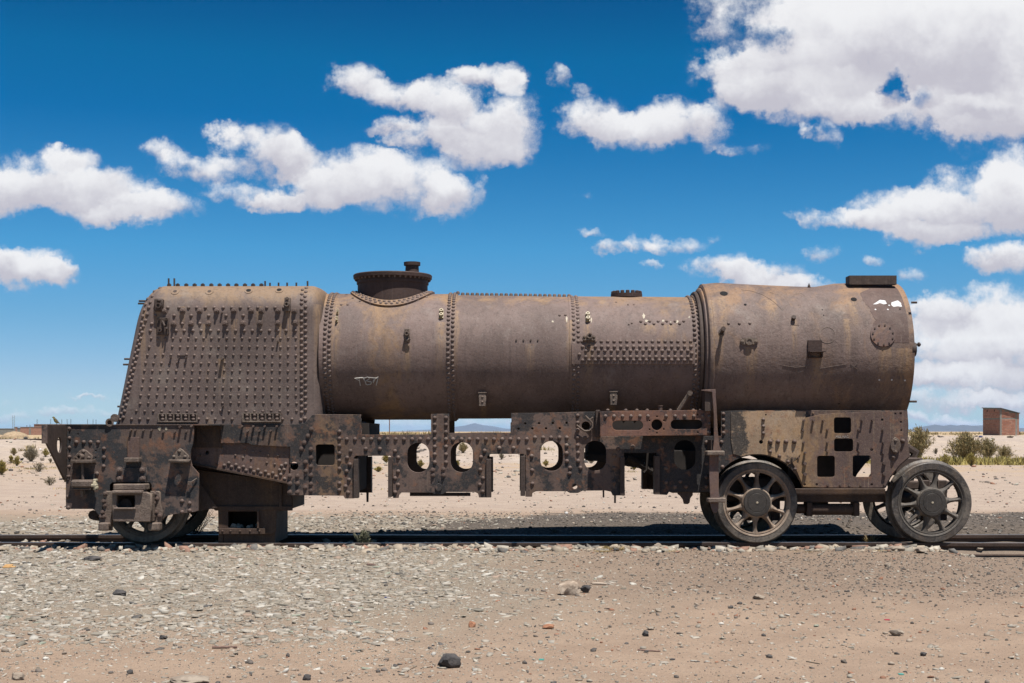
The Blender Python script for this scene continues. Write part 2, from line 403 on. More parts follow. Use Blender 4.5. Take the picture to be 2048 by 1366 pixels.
M['barrel'] = rust('barrel_steel', (.205, .155, .146), (.37, .245, .135), (.095, .068, .062), (.31, .25, .22), .385, .37, .28, runs=[(-0.704, 2.25, 0.07, 0.75), (-1.036, 2.027, 0.05, 0.55), (0.748, 2.225, 0.06, 0.35), (0.758, 2.067, 0.07, 0.6), (-1.744, 2.275, 0.05, 0.8), (0.575, 2.275, 0.05, 0.7), (-0.555, 2.374, 0.04, 0.9), (-0.292, 1.423, 0.05, 0.2), (1.001, 1.433, 0.05, 0.2), (0.178, 2.027, 0.06, 0.4), (1.368, 2.225, 0.12, 0.12), (1.566, 2.225, 0.1, 0.2), (-1.764, 2.473, 0.06, 1.1)], zones=[(-1.27, .34, .10), (-2.02, .2, .10), (1.5, .6, .05), (-.62, .12, .08)], zz=[(2.62, .42, .15), (1.3, .25, .06)])
M['smoke'] = rust('smokebox_steel', (.190, .145, .135), (.37, .235, .135), (.085, .06, .055), (.31, .25, .215), .40, .36, .29, runs=[(2.344, 1.988, 0.08, 0.6), (3.003, 1.918, 0.08, 0.55), (2.047, 2.126, 0.05, 0.5), (3.672, 1.988, 0.1, 0.6), (2.096, 2.513, 0.06, 0.5), (3.385, 2.463, 0.06, 0.4), (2.785, 2.265, 0.04, 0.5), (1.987, 2.473, 0.05, 1.0), (3.846, 1.978, 0.12, 0.6), (3.3, 2.275, 0.05, 0.5), (2.582, 2.473, 0.08, 0.3)], zones=[(3.9, .5, .08)], zz=[(2.66, .45, .13), (1.3, .25, .06)], bump=.003)
M['firebox'] = rust('firebox_steel', (.180, .143, .137), (.33, .235, .15), (.10, .075, .07), (.29, .235, .20), .38, .40, .27, runs=[(-3.499, 2.349, 0.05, 0.5), (-3.479, 2.176, 0.05, 0.5), (-2.225, 2.349, 0.05, 0.5), (-2.874, 1.879, 0.05, 0.4), (-2.498, 2.399, 0.05, 0.3), (-3.266, 2.399, 0.05, 0.35), (-2.101, 2.275, 0.05, 0.7), (-2.745, 2.275, 0.05, 0.3), (-2.299, 2.225, 0.05, 0.4), (-3.043, 2.225, 0.05, 0.3), (-3.647, 2.374, 0.05, 0.9), (-1.928, 2.424, 0.05, 0.9)], zz=[(2.66, .38, .26), (1.25, .12, .08)])
M['crown'] = rust('rusty_cap', (.075, .048, .042), (.13, .075, .05), (.035, .024, .022), (.16, .11, .09), .4, .3, .4)
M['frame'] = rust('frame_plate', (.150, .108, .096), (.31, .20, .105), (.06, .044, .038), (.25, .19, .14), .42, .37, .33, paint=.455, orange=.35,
                  zones=[(-.1, .8, .06), (-1.75, .5, .07), (2.6, .5, .1)], dzones=[(1.75, .85, .16), (-2.3, .6, .04)])
M['front'] = rust('front_plate', (.145, .105, .085), (.40, .29, .15), (.045, .034, .03), (.44, .33, .20), .50, .42, .28, paint=.40, orange=.3, zones=[(2.75, .55, .30)], pzones=[(2.75, .5, .30)], dzones=[(2.2, .22, .35)])
M['overlay'] = rust('cover_plate', (.165, .115, .108), (.34, .20, .10), (.075, .05, .046), (.28, .205, .165), .42, .36, .27, orange=.3)
M['coverplate'] = rust('cover_plate_front', (.165, .115, .108), (.40, .27, .14), (.075, .05, .046), (.42, .32, .21), .42, .36, .27, orange=.3, zones=[(2.90, .22, .12)], pzones=[(2.90, .18, .09)])
M['truck'] = rust('truck_plate', (.150, .113, .103), (.29, .185, .105), (.062, .048, .043), (.24, .19, .155), .42, .37, .32, paint=.44, paint_col=(.022, .028, .034), orange=.35, dzones=[(-4.1, .35, .05)])
M['bracket'] = rust('bracket_rust', (.21, .115, .092), (.33, .18, .10), (.045, .03, .028), (.24, .16, .13), .45, .3, .30, paint=.41, orange=.5)
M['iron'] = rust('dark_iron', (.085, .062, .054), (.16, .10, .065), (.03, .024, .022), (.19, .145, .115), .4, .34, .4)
M['cast'] = rust('cast_iron', (.17, .135, .118), (.30, .205, .13), (.065, .052, .047), (.33, .26, .20), .42, .46, .28, bump=.004)
M['ash'] = rust('ashpan_rust', (.075, .047, .036), (.17, .10, .05), (.028, .02, .018), (.20, .14, .09), .45, .25, .40)
M['tyre'] = rust('tyre_steel', (.080, .076, .075), (.20, .15, .11), (.035, .035, .038), (.34, .28, .22), .44, .50, .38, rough=.50, bump=.003)
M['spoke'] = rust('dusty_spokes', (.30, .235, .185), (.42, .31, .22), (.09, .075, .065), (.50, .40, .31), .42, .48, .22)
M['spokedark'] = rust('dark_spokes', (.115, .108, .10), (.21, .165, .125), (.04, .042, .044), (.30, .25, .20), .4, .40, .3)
M['hub'] = rust('hub_face', (.060, .056, .052), (.13, .095, .07), (.03, .029, .03), (.17, .14, .12), .35, .25, .35, rough=.6)
M['rivet'] = rust('rivet_steel', (.190, .146, .134), (.28, .195, .13), (.085, .062, .055), (.27, .215, .18), .4, .38, .26, bump=.0006)
M['frivet'] = rust('frame_rivet', (.145, .105, .094), (.26, .16, .095), (.075, .055, .05), (.28, .22, .18), .4, .42, .26, bump=.0006)
M['rail'] = rust('rail_steel', (.085, .058, .047), (.15, .095, .06), (.04, .03, .026), (.2, .15, .115), .4, .3, .35)
M['shade_black'] = simple('shade_dark_inner_steel', (.030, .022, .018), .95, .4, 6)  # near-black colour paints the shade on inner boxes behind holes and slots
M['hole'] = simple('hole_black', (.004, .003, .003), .95, .1)  # near-black patches painted on for the dark inside of holes
M['railtop'] = simple('worn_rail_head', (.20, .185, .175), .36, .2, 30, metallic=.65)
M['brass'] = simple('worn_brass', (.42, .33, .18), .5, .3, 40)
M['white'] = simple('flaked_white_paint', (.78, .77, .76), .8, .1, 60)
M['faint'] = simple('old_scratched_line', (.25, .19, .155), .9, .2, 60)
M['chalk'] = simple('chalk', (.58, .54, .49), .9, .15, 60)
M['bright'] = simple('broken_end', (.62, .54, .38), .6, .5, 60, .004)
M['rust_pale'] = simple('bare_scraped_metal', (.50, .42, .30), .6, .3, 80)
M['concrete'] = simple('concrete', (.30, .285, .255), .9, .15, 3)
M['bird_back'] = simple('bird_back', (.115, .095, .05), .8, .2, 200)
M['bird_belly'] = simple('bird_belly', (.36, .27, .04), .8, .2, 200)
M['bird_dark'] = simple('bird_dark', (.03, .025, .02), .7, .2, 200)
def brick_mat():
    m, n, b = mat_new('red_brick')
    oi = n.new('ShaderNodeNewGeometry').outputs['Random Per Island']
    c = n.mix(oi, (.46, .19, .12), (.62, .32, .22)); n.put(b.inputs['Base Color'], c); b.inputs['Roughness'].default_value = .9
    return m
M['brick'] = brick_mat()
def brickwall_mat(sc=1.0):
    m, n, b = mat_new('brickwork_far')
    pos = n.new('ShaderNodeNewGeometry').outputs['Position']; x, y, z = n.sep(pos)
    br = n.new('ShaderNodeTexBrick'); n.put(br.inputs['Vector'], n.comb(n.math('ADD', x, y), z, 0.0))
    br.inputs['Color1'].default_value = (.46, .20, .13, 1); br.inputs['Color2'].default_value = (.58, .29, .20, 1); br.inputs['Mortar'].default_value = (.36, .3, .25, 1)
    br.inputs['Scale'].default_value = 1.0; br.inputs['Brick Width'].default_value = .26; br.inputs['Row Height'].default_value = .12; br.inputs['Mortar Size'].default_value = .012
    n.put(b.inputs['Base Color'], br.outputs[0]); b.inputs['Roughness'].default_value = .9
    return m
M['brickfar'] = brickwall_mat()
def island_mat(name, cols, rough=.9):
    m, n, b = mat_new(name)
    g = n.new('ShaderNodeNewGeometry'); r = g.outputs['Random Per Island']
    cr = n.new('ShaderNodeValToRGB'); cr.color_ramp.interpolation = 'CONSTANT'
    el = cr.color_ramp.elements
    tot = sum(k for k, _ in cols); acc = 0
    for i, (k, c) in enumerate(cols):
        e = el[i] if i < 2 else el.new(acc/tot)
        e.position = acc/tot; e.color = (*c, 1); acc += k
    n.put(cr.inputs[0], r)
    r2 = n.math('FRACT', n.math('MULTIPLY', r, 37.0))
    c = n.mix(1.0, cr.outputs[0], n.comb(*[n.math('MULTIPLY_ADD', r2, .45, .75)]*3), 'MULTIPLY')
    c = n.mix(n.math('MULTIPLY', n.ramp(n.noise(g.outputs['Position'], 45, 4, .6), .45, .7), .35), c, (.36, .28, .20))
    n.put(b.inputs['Base Color'], c); b.inputs['Roughness'].default_value = rough
    return m
M['chip'] = island_mat('shale_chips', [(5, (.39, .345, .28)), (4, (.45, .395, .325)), (3, (.31, .275, .22)), (3, (.51, .455, .38)), (.9, (.40, .29, .22)), (.6, (.10, .095, .09)), (.12, (.33, .36, .28)), (1.6, (.60, .56, .49))])
M['pebble'] = island_mat('mixed_pebbles', [(4, (.40, .32, .25)), (2.4, (.08, .072, .068)), (2.2, (.50, .46, .38)), (1.5, (.2, .165, .14)), (.8, (.36, .17, .10)), (.6, (.66, .62, .55))])
M['cinder'] = island_mat('cinder_grit', [(5, (.085, .075, .066)), (3, (.16, .135, .115)), (2, (.28, .235, .195)), (.5, (.5, .45, .38))])
M['ballast'] = island_mat('track_stones', [(4, (.44, .36, .27)), (3, (.36, .32, .26)), (1.5, (.36, .2, .14)), (1.2, (.15, .14, .13)), (1.5, (.56, .50, .41))])
def leaf_mat(name, a, b_, c_=None):
    m, n, b = mat_new(name)
    r = n.new('ShaderNodeNewGeometry').outputs['Random Per Island']
    c = n.mix(r, a, b_)
    if c_: c = n.mix(n.ramp(n.math('FRACT', n.math('MULTIPLY', r, 13.0)), .7, .9), c, c_)
    n.put(b.inputs['Base Color'], c); b.inputs['Roughness'].default_value = .85
    return m
M['sh_olive'] = leaf_mat('olive_shrub', (.22, .175, .07), (.46, .36, .15), (.52, .36, .16))
M['sh_grey'] = leaf_mat('grey_shrub', (.26, .215, .135), (.44, .36, .24), (.17, .14, .09))
M['sh_gold'] = leaf_mat('golden_shrub', (.34, .26, .05), (.52, .40, .10), (.22, .18, .05))
M['sh_green'] = leaf_mat('yellow_green_grass', (.36, .29, .07), (.56, .45, .14), (.30, .24, .08))
M['straw'] = leaf_mat('straw', (.52, .36, .14), (.70, .52, .26), (.36, .29, .10))
M['twig'] = leaf_mat('dry_twigs', (.05, .038, .026), (.11, .085, .06))
M['herb'] = leaf_mat('grey_green_herb', (.15, .155, .09), (.28, .26, .16))
def rock_mat(name, a, b_, sc=14, bump=.008):
    m, n, b = mat_new(name)
    tc = n.new('ShaderNodeTexCoord').outputs['Object']
    f = n.noise(tc, sc, 7, .65)
    c = n.mix(n.ramp(f, .38, .62), a, b_); n.put(b.inputs['Base Color'], c); b.inputs['Roughness'].default_value = .9
    bp = n.new('ShaderNodeBump'); bp.inputs['Distance'].default_value = bump; bp.inputs['Strength'].default_value = 1.0
    n.put(bp.inputs['Height'], n.noise(tc, sc*2.2, 6, .7)); n.l.new(bp.outputs[0], b.inputs['Normal'])
    return m
M['rock_dark'] = rock_mat('charcoal_rock', (.045, .042, .042), (.11, .095, .088))
M['rock_pale'] = rock_mat('pale_pitted_rock', (.40, .30, .22), (.66, .53, .41), 16, .007)
M['rock_brick'] = rock_mat('brick_fragment', (.36, .15, .075), (.46, .22, .12))
M['rock_tan'] = rock_mat('tan_rock', (.30, .235, .18), (.44, .36, .28))
M['wood'] = rock_mat('weathered_wood', (.18, .10, .075), (.30, .19, .15), 20)
M['plank'] = rock_mat('orange_board', (.50, .27, .09), (.60, .36, .15), 20)

# ground ------------------------------------------------------------
def ground_material():
    m, n, b = mat_new('desert_ground')
    pos = n.new('ShaderNodeNewGeometry').outputs['Position']; x, y, z = n.sep(pos)
    big = n.noise(pos, .35, 5, .6); mid = n.noise(pos, 1.7, 6, .62); fine = n.noise(pos, 28, 6, .7); grit = n.noise(pos, 150, 3, .7)
    wv = n.noise(pos, .8, 5, .6, out=1)
    wx, wy, wz = n.sep(n.vmath('MULTIPLY_ADD', n.vmath('SUBTRACT', wv, (.5, .5, .5)), (2.6, 2.0, 0), pos))
    c = n.mix(n.ramp(mid, .3, .7), (0.433, 0.307, 0.220), (0.529, 0.383, 0.276))
    # pale clean sand beyond the track
    farsand = n.ramp(wy, 19.0, 21.0)
    c = n.mix(farsand, c, n.mix(n.ramp(mid, .3, .7), (0.498, 0.382, 0.304), (0.590, 0.464, 0.366)))
    # ochre tinge further out
    och = n.math('MULTIPLY', n.ramp(y, 28, 48), n.ramp(n.math('ADD', big, n.math('MULTIPLY', n.math('SUBTRACT', mid, .5), .8)), .44, .60))
    c = n.mix(n.math('MULTIPLY', och, .55), c, (0.573, 0.393, 0.213))
    plain = n.ramp(y, 84, 112); c = n.mix(n.math('MULTIPLY', plain, .92), c, n.mix(big, (.52, .37, .20), (.62, .46, .28)))
    berm = n.math('MULTIPLY', n.ramp(y, 50, 56), n.math('SUBTRACT', 1.0, plain)); c = n.mix(n.math('MULTIPLY', berm, .7), c, n.mix(n.ramp(mid, .35, .65), (.50, .41, .34), (.63, .53, .45)))
    # grey shale bed at left front
    lm = n.math('MULTIPLY', n.math('SUBTRACT', 1.0, n.ramp(n.math('MULTIPLY_ADD', wy, .0, wx), -.9, 1.6)), n.ramp(wy, 6.8, 9.3))
    lm = n.math('MULTIPLY', lm, n.math('SUBTRACT', 1.0, n.ramp(wy, 17.5, 20)))
    c = n.mix(n.math('MULTIPLY', lm, .75), c, n.mix(n.ramp(fine, .35, .65), (0.256, 0.218, 0.169), (0.414, 0.365, 0.281)))
    # grey-brown trampled band right of the track front
    rm = n.math('MULTIPLY', n.ramp(wx, -.8, 1.6), n.math('MULTIPLY', n.ramp(wy, 8.2, 10.6), n.math('SUBTRACT', 1.0, n.ramp(wy, 13.6, 14.4))))
    c = n.mix(n.math('MULTIPLY', rm, .62), c, n.mix(n.ramp(fine, .4, .65), (0.196, 0.142, 0.106), (0.365, 0.275, 0.208)))
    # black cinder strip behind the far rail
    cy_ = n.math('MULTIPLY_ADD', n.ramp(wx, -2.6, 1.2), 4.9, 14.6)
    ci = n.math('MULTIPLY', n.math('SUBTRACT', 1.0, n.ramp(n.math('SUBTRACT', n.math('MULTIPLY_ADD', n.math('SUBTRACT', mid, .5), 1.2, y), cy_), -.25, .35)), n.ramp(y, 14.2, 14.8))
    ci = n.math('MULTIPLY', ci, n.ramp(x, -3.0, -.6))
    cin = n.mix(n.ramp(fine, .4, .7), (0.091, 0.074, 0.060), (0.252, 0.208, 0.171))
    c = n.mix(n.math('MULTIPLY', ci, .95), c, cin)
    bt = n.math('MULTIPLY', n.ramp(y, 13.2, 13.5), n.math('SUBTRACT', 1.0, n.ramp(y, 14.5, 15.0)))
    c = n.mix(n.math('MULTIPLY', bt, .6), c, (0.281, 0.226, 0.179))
    c = n.mix(n.math('MULTIPLY', n.ramp(fine, .52, .72), .42), c, (0.196, 0.148, 0.111))
    c = n.mix(n.math('MULTIPLY', n.ramp(grit, .56, .68), .62), c, (0.150, 0.120, 0.098))
    c = n.mix(n.math('MULTIPLY', n.ramp(grit, .42, .28), .45), c, (0.756, 0.633, 0.506))
    n.put(b.inputs['Base Color'], c); b.inputs['Roughness'].default_value = .95; b.inputs['Specular IOR Level'].default_value = .2
    bp = n.new('ShaderNodeBump'); bp.inputs['Distance'].default_value = .03; bp.inputs['Strength'].default_value = .8
    n.put(bp.inputs['Height'], n.math('MULTIPLY_ADD', grit, .35, fine)); n.l.new(bp.outputs[0], b.inputs['Normal'])
    return m
M['ground'] = ground_material()

# ---------------------------------------------------------------- ground sheet
def vnoise(x, y, seed=0):
    xi = np.floor(x).astype(np.int64); yi = np.floor(y).astype(np.int64); xf = x-xi; yf = y-yi
    u = xf*xf*(3-2*xf); v = yf*yf*(3-2*yf)
    def h(a, b):
        k = (a*374761393 + b*668265263 + seed*1442695041) & 0xffffffff
        k = ((k ^ (k >> 13))*1274126177) & 0xffffffff
        return ((k ^ (k >> 16)) & 0xffff)/65535.0
    return (h(xi, yi)*(1-u)+h(xi+1, yi)*u)*(1-v) + (h(xi, yi+1)*(1-u)+h(xi+1, yi+1)*u)*v
def fbm(x, y, seed=0, o=4):
    s = 0; a = .5
    for k in range(o):
        s = s + a*(vnoise(x*2**k+17.3*k, y*2**k-9.1*k, seed+k)-.5); a *= .5
    return s
def ss(t, a, b):
    t = np.clip((t-a)/(b-a), 0, 1); return t*t*(3-2*t)
def ground_z(x, y):
    x = np.asarray(x, float); y = np.asarray(y, float)
    crest = .72 + .22*ss(x, 4, 16)
    z = crest*ss(y, 53, 74) + (.80-crest)*ss(y, 130, 200) + .5*ss(y, 260, 650) + 1.3*ss(y, 650, 1600) + 1.6*ss(y, 1600, 3200)
    z = z + .05*fbm(x*.5, y*.5, 3)*ss(y, 14.8, 17) + .035*fbm(x*1.6, y*1.6, 5) + .012*fbm(x*8, y*8, 9)
    z = z + .30*fbm(x*.28, y*.28, 11)*ss(y, 40, 62)*(1-ss(y, 200, 400)) + .12*fbm(x*.9, y*.9, 12)*ss(y, 50, 60)*(1-ss(y, 100, 150))
    z = z + ss(x, -2.4, 1.5)*.095*ss(y, 14.7, 15.4)*(1-ss(y, 16.2, 19.5)) + .03*ss(y, 14.7, 15.2)*(1-ss(y, 16, 18))
    tr = ss(y, 13.3, 13.5)*(1-ss(y, 14.5, 14.8)); z = z*(1-tr) + tr*(-.012 + .03*fbm(x*3, y*3, 21))
    nr = ss(y, 12.6, 13.2)*(1-ss(y, 13.36, 13.46)); z = z + nr*.016
    z = z - .105*ss(x, 4.05, 4.75)*ss(y, 12.3, 13.1)*(1-ss(y, 13.42, 13.48)) - .05*ss(x, 4.3, 4.9)*ss(y, 13.5, 13.6)*(1-ss(y, 14.4, 14.5))
    return z
def gz(x, y): return float(ground_z(np.array([x]), np.array([y]))[0])
def gpt(px, py):
    """the spot of ground seen at a photo pixel"""
    Y = np.concatenate([np.arange(5, 60, .02), np.arange(60, 400, .2)])
    x = (px-1024)*Y/F; zr = HC-(py-HZ)*Y/F; g = ground_z(x, Y)
    i = int(np.argmax(zr <= g)); return Vector((x[i], Y[i], g[i]))
ys = [2.0]
while ys[-1] < 19.5: ys.append(ys[-1] + (.04 if ys[-1] > 5 else .2))
while ys[-1] < 130: ys.append(ys[-1]*1.012)
while ys[-1] < 22500: ys.append(ys[-1]*1.07)
ys = np.array([-600, -60, -12, -3] + ys)
xs = [0.0]
while xs[-1] < 6.6: xs.append(xs[-1]+.045)
while xs[-1] < 40: xs.append(xs[-1]*1.022)
while xs[-1] < 22000: xs.append(xs[-1]*1.09)
xs = np.array(xs); xs = np.concatenate([-xs[::-1], xs[1:]])
gx, gy = np.meshgrid(xs, ys)
gz_ = ground_z(gx, gy); H_, W_ = gx.shape
ii = (np.arange(H_-1)[:, None]*W_ + np.arange(W_-1)[None, :]).ravel()
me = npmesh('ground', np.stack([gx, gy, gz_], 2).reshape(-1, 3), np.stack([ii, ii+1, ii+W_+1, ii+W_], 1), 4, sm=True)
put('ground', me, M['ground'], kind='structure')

# ---------------------------------------------------------------- hills on the horizon
def hills():
    Y0 = 15000.0; m = bpy.data.materials.new('hill_rock'); m.use_nodes = True
    nn = NT(m.node_tree); out = nn.new('ShaderNodeOutputMaterial'); b = nn.new('ShaderNodeBsdfPrincipled'); nn.l.new(b.outputs[0], out.inputs[0])
    pos = nn.new('ShaderNodeNewGeometry').outputs['Position']
    nn.put(b.inputs['Base Color'], nn.mix(nn.noise(pos, .004, 5, .6), (.09, .08, .07), (.17, .14, .11))); b.inputs['Roughness'].default_value = 1
    def rangeof(prof, Y, depth, seed):
        pxs = np.arange(prof[0][0], prof[-1][0]+1, 2.0); hpx = np.interp(pxs, [p[0] for p in prof], [p[1] for p in prof])
        X_ = (pxs-1024)*Y/F; h = hpx*Y/F + HC
        rows = []
        for k, t in enumerate(np.linspace(-1, 1, 21)):
            yy = np.full_like(X_, Y + t*depth)
            pr = (1-abs(t))**.85
            nz = fbm(X_/900, yy/900, seed, 5)*2
            rows.append(np.stack([X_, yy, np.where(abs(t) > .99, -5, h*pr*(1+.55*nz*(1-pr)) )], 1))
        V_ = np.array(rows); H2, W2 = V_.shape[:2]
        i2 = (np.arange(H2-1)[:, None]*W2 + np.arange(W2-1)[None, :]).ravel()
        return V_.reshape(-1, 3), np.stack([i2, i2+1, i2+W2+1, i2+W2], 1)
    v, f = rangeof([(1560,0),(1660,5),(1740,3),(1800,7),(1830,7),(1850,10),(1870,17),(1880,14),(1890,14.5),(1900,16.5),(1910,14),(1925,16.5),(1945,14.5),(1965,15.5),(2000,13),(2060,9),(2200,12),(2400,5),(2600,0)], 11500, 1200, 3)
    put('hills', npmesh('hills', v, f, 4, sm=True), m, kind='structure')
    v, f = rangeof([(700,0),(800,4),(880,8),(930,15),(950,20),(965,16),(990,13),(1010,9),(1060,6),(1200,0)], 15500, 1500, 8)
    put('distant_mountain', npmesh('distant_mountain', v, f, 4, sm=True), m, kind='structure')
hills()
# desert air
hz = MB().box(-24500, 24500, -700, 24500, -12, 124).build('haze', None, kind='stuff')
hm = bpy.data.materials.new('haze'); hm.use_nodes = True; hn = NT(hm.node_tree); ho = hn.new('ShaderNodeOutputMaterial')
pv = hn.new('ShaderNodeVolumePrincipled'); pv.inputs['Color'].default_value = (.42, .66, 1.0, 1); pv.inputs['Density'].default_value = 4.3e-5
pv.inputs['Anisotropy'].default_value = 0.0
hn.l.new(pv.outputs[0], ho.inputs['Volume']); hz.data.materials.append(hm)
# ================================================================ the wrecked locomotive
LOCO = thing('steam_locomotive', (-.2, 14.0, .06), 'rusty stripped steam locomotive hulk with riveted boiler and spoked leading wheels standing on the track', 'locomotive')
YF, YFAR, TF = 13.34, 14.63, .03        # near and far frame plates
YT = 13.18                              # near trailing frame
YC = 14.0

# ---- boiler barrel: three plate courses
def rev_x(prof, n=96, a0=0, a1=360, noise=0.0, seed=0):
    """prof: (x, R, zc) revolve about the x axis; angle 0 = towards the camera, 90 = up"""
    full = (a1-a0) >= 360
    m = n if full else n+1; vs = []; fs = []
    for (x, R, zc) in prof:
        for i in range(m):
            t = R_(a0 + (a1-a0)*i/n)
            vs.append((x, YC - R*math.cos(t), zc + R*math.sin(t)))
    for j in range(len(prof)-1):
        for i in range(m if full else n):
            a, b = j*m+i, j*m+(i+1) % m; fs.append((a, b, b+m, a+m))
    return vs, fs
def xm(px, R=.65): return X(px, YC-R)      # x of a ring seen at mid height
x0, xj1, xj2, xj3 = xm(637), xm(911), xm(1140), xm(1408)
def course(xa, xb, Ra, Rb, za, zb, lip0=True, lip1=True, th=.012):
    prof = []
    k = 40
    if lip0: prof.append((xa, Ra-th, za))
    for i in range(k+1):
        t = i/k; prof.append((xa+(xb-xa)*t, Ra+(Rb-Ra)*t, za+(zb-za)*t))
    if lip1: prof.append((xb, Rb-th, zb))
    vs, fs = rev_x(prof)
    if th:
        co = np.array(vs); ang = np.arctan2(co[:, 2]-1.94, -(co[:, 1]-YC))
        d = .010*fbm(co[:, 0]*1.3, ang*1.6, 31, 3)
        co[:, 1] += -np.cos(ang)*d; co[:, 2] += np.sin(ang)*d; vs = co.tolist()
    mb = MB(); mb.add(vs, fs)
    return mb
C1 = course(x0, xj1, .652, .652, 1.943, 1.943).build('boiler_course', M['barrel'], LOCO, sm=45)
C2 = course(xj1-.01, xj2+.01, .640, .628, 1.942, 1.936, False, False).build('boiler_course', M['barrel'], LOCO, sm=45)
C3 = course(xj2, xj3, .636, .628, 1.934, 1.932).build('boiler_course', M['barrel'], LOCO, sm=45)
Cbv = [bvh_of(c) for c in (C1, C2, C3)]
def Rat(x):
    if x < xj1: return .652, 1.943
    if x < xj2: t = (x-xj1)/(xj2-xj1); return .640-.012*t, 1.942-.006*t
    return .632, 1.933
# rivet rings round the barrel
def ring_rivets(mb, px, n, phase, r=.0195, a0=-100, a1=150, R=None, zc=None):
    x = xm(px); Rr, z_ = Rat(x) if R is None else (R, zc)
    for i in range(n):
        a = 360*(i+phase)/n
        if a > 180: a -= 360
        if a0 <= a <= a1:
            t = R_(a); d = Vector((0, -math.cos(t), math.sin(t)))
            mb.dome(Vector((x, YC, z_)) + d*Rr, d, r, r*.8)
for par, lst in ((C1, ((649, 0), (658, .5), (896, 0), (905, .5))), (C3, ((1148, 0), (1157, .5), (1391, 0), (1401, .5)))):
    mb = MB()
    for px, ph in lst: ring_rivets(mb, px, 80 if par is C1 else 76, ph)
    mb.build('seam_rivets', M['rivet'], par, sm=50, kind='stuff')
# seam strap lines
for par, px in ((C1, 663),):
    x = xm(px); vs, fs = rev_x([(x-.004, .652, 1.943), (x-.004, .657, 1.943), (x+.004, .657, 1.943), (x+.004, .652, 1.943)])
    MB().add(vs, fs).build('plate_edge', M['barrel'], C1, sm=45)
# bolts along the crown of the middle course
mb = MB()
for px in np.linspace(916, 1138, 24):
    Rr, z_ = Rat(X(px, YC)); mb.lathe((X(px, YC), YC-.02, z_+Rr-.004), (0, 0, 1), [(0, .02), (.02, .019), (.032, .012)], 8, False, True)
mb.build('crown_bolts', M['rivet'], C2, kind='stuff', sm=50)
def on(bv, px, py):
    for b_ in (bv if isinstance(bv, list) else [bv]):
        h, n_ = hit(b_, px, py)
        if h is not None: return h, n_
    return None, None
def dots(bv, pts, r, mb=None, h=None, n=8):
    mb = mb or MB()
    for px, py in pts:
        p, d = on(bv, px, py)
        if p is not None: mb.dome(p, d, r, h, n)
    return mb
# riveted seam patch on the front course
pb = MB(); x_a, x_b = X(1143, 13.38), X(1390, 13.38)
angs = [math.degrees(math.asin((Z(py, 13.39)-1.933)/.636)) for py in (688, 728)]
vs = []; fs = []; k = 10
for (dr, lo, hi) in ((.0, 0, 0), (.013, 0, 0)):
    for i in range(k+1):
        t = R_(angs[1] + (angs[0]-angs[1])*i/k)
        for xx in (x_a, x_b): vs.append((xx, YC-(.634+dr)*math.cos(t), 1.933+(.634+dr)*math.sin(t)))
n2 = (k+1)*2
for i in range(k): fs.append((n2+2*i, n2+2*i+1, n2+2*i+3, n2+2*i+2))
fs += [(2*k, 2*k+1, n2+2*k+1, n2+2*k), (0, 1, n2+1, n2)] + [(2*i, 2*i+2, n2+2*i+2, n2+2*i) for i in range(k)] + [(2*i+1, 2*i+3, n2+2*i+3, n2+2*i+1) for i in range(k)]
PATCH = MB().add(vs, fs).build('joint_strap', M['barrel'], C3, sm=45)
pbv = bvh_of(PATCH)
g8 = lambda pts: crop(1000, 550, 4.407, pts)
row = lambda v, a, b_, st: [(u, v) for u in np.arange(a, b_, st)]
mb = dots([pbv, Cbv[2]], g8(row(585, 725, 1690, 56.2) + row(632, 728, 1690, 56.2) + row(668, 757, 1670, 56.2) + row(722, 757, 1670, 56.2) + row(752, 728, 1690, 56.2)), .0185)
dots([pbv, Cbv[2]], g8([(1690, 690), (700, 700)]), .0185, mb)
dots(Cbv[2], g8(row(806, 735, 1690, 56.2)), .008, mb)
dots(Cbv[2], g8([(1241,410),(1281,430),(1320,408),(1357,430),(1394,408),(1434,430),(1470,407),(1507,430),(1543,407),(1583,430),(1619,407)]), .0165, mb)
dots(Cbv[2], g8([(1135,436),(1161,425),(1128,262),(1179,262),(1024,240)]), .011, mb)
mb.build('strap_rivets', M['rivet'], C3, kind='stuff', sm=50)
mb = dots(Cbv[1], g8([(525,356),(577,354)]), .015)
dots(Cbv[0], crop(620, 500, 3.795, [(237,416),(286,416),(278,340),(325,366),(380,390),(460,412),(548,427),(643,425),(736,412),(818,384),(887,358),(965,330)]), .014, mb)
mb.build('scattered_rivets', M['rivet'], C2, kind='stuff', sm=50)
def studs(bv, pts, r, ln, mb=None, up=None):
    mb = mb or MB()
    for px, py in pts:
        p, d = on(bv, px, py)
        if p is not None: mb.cyl(p - d*.004, p + d*ln, r, r*.95, 8)
    return mb
build_each(studs(Cbv[1], g8([(143,575),(207,575),(270,575),(333,575)]), .009, .010), 'stud', M['iron'], C2, sm=40)
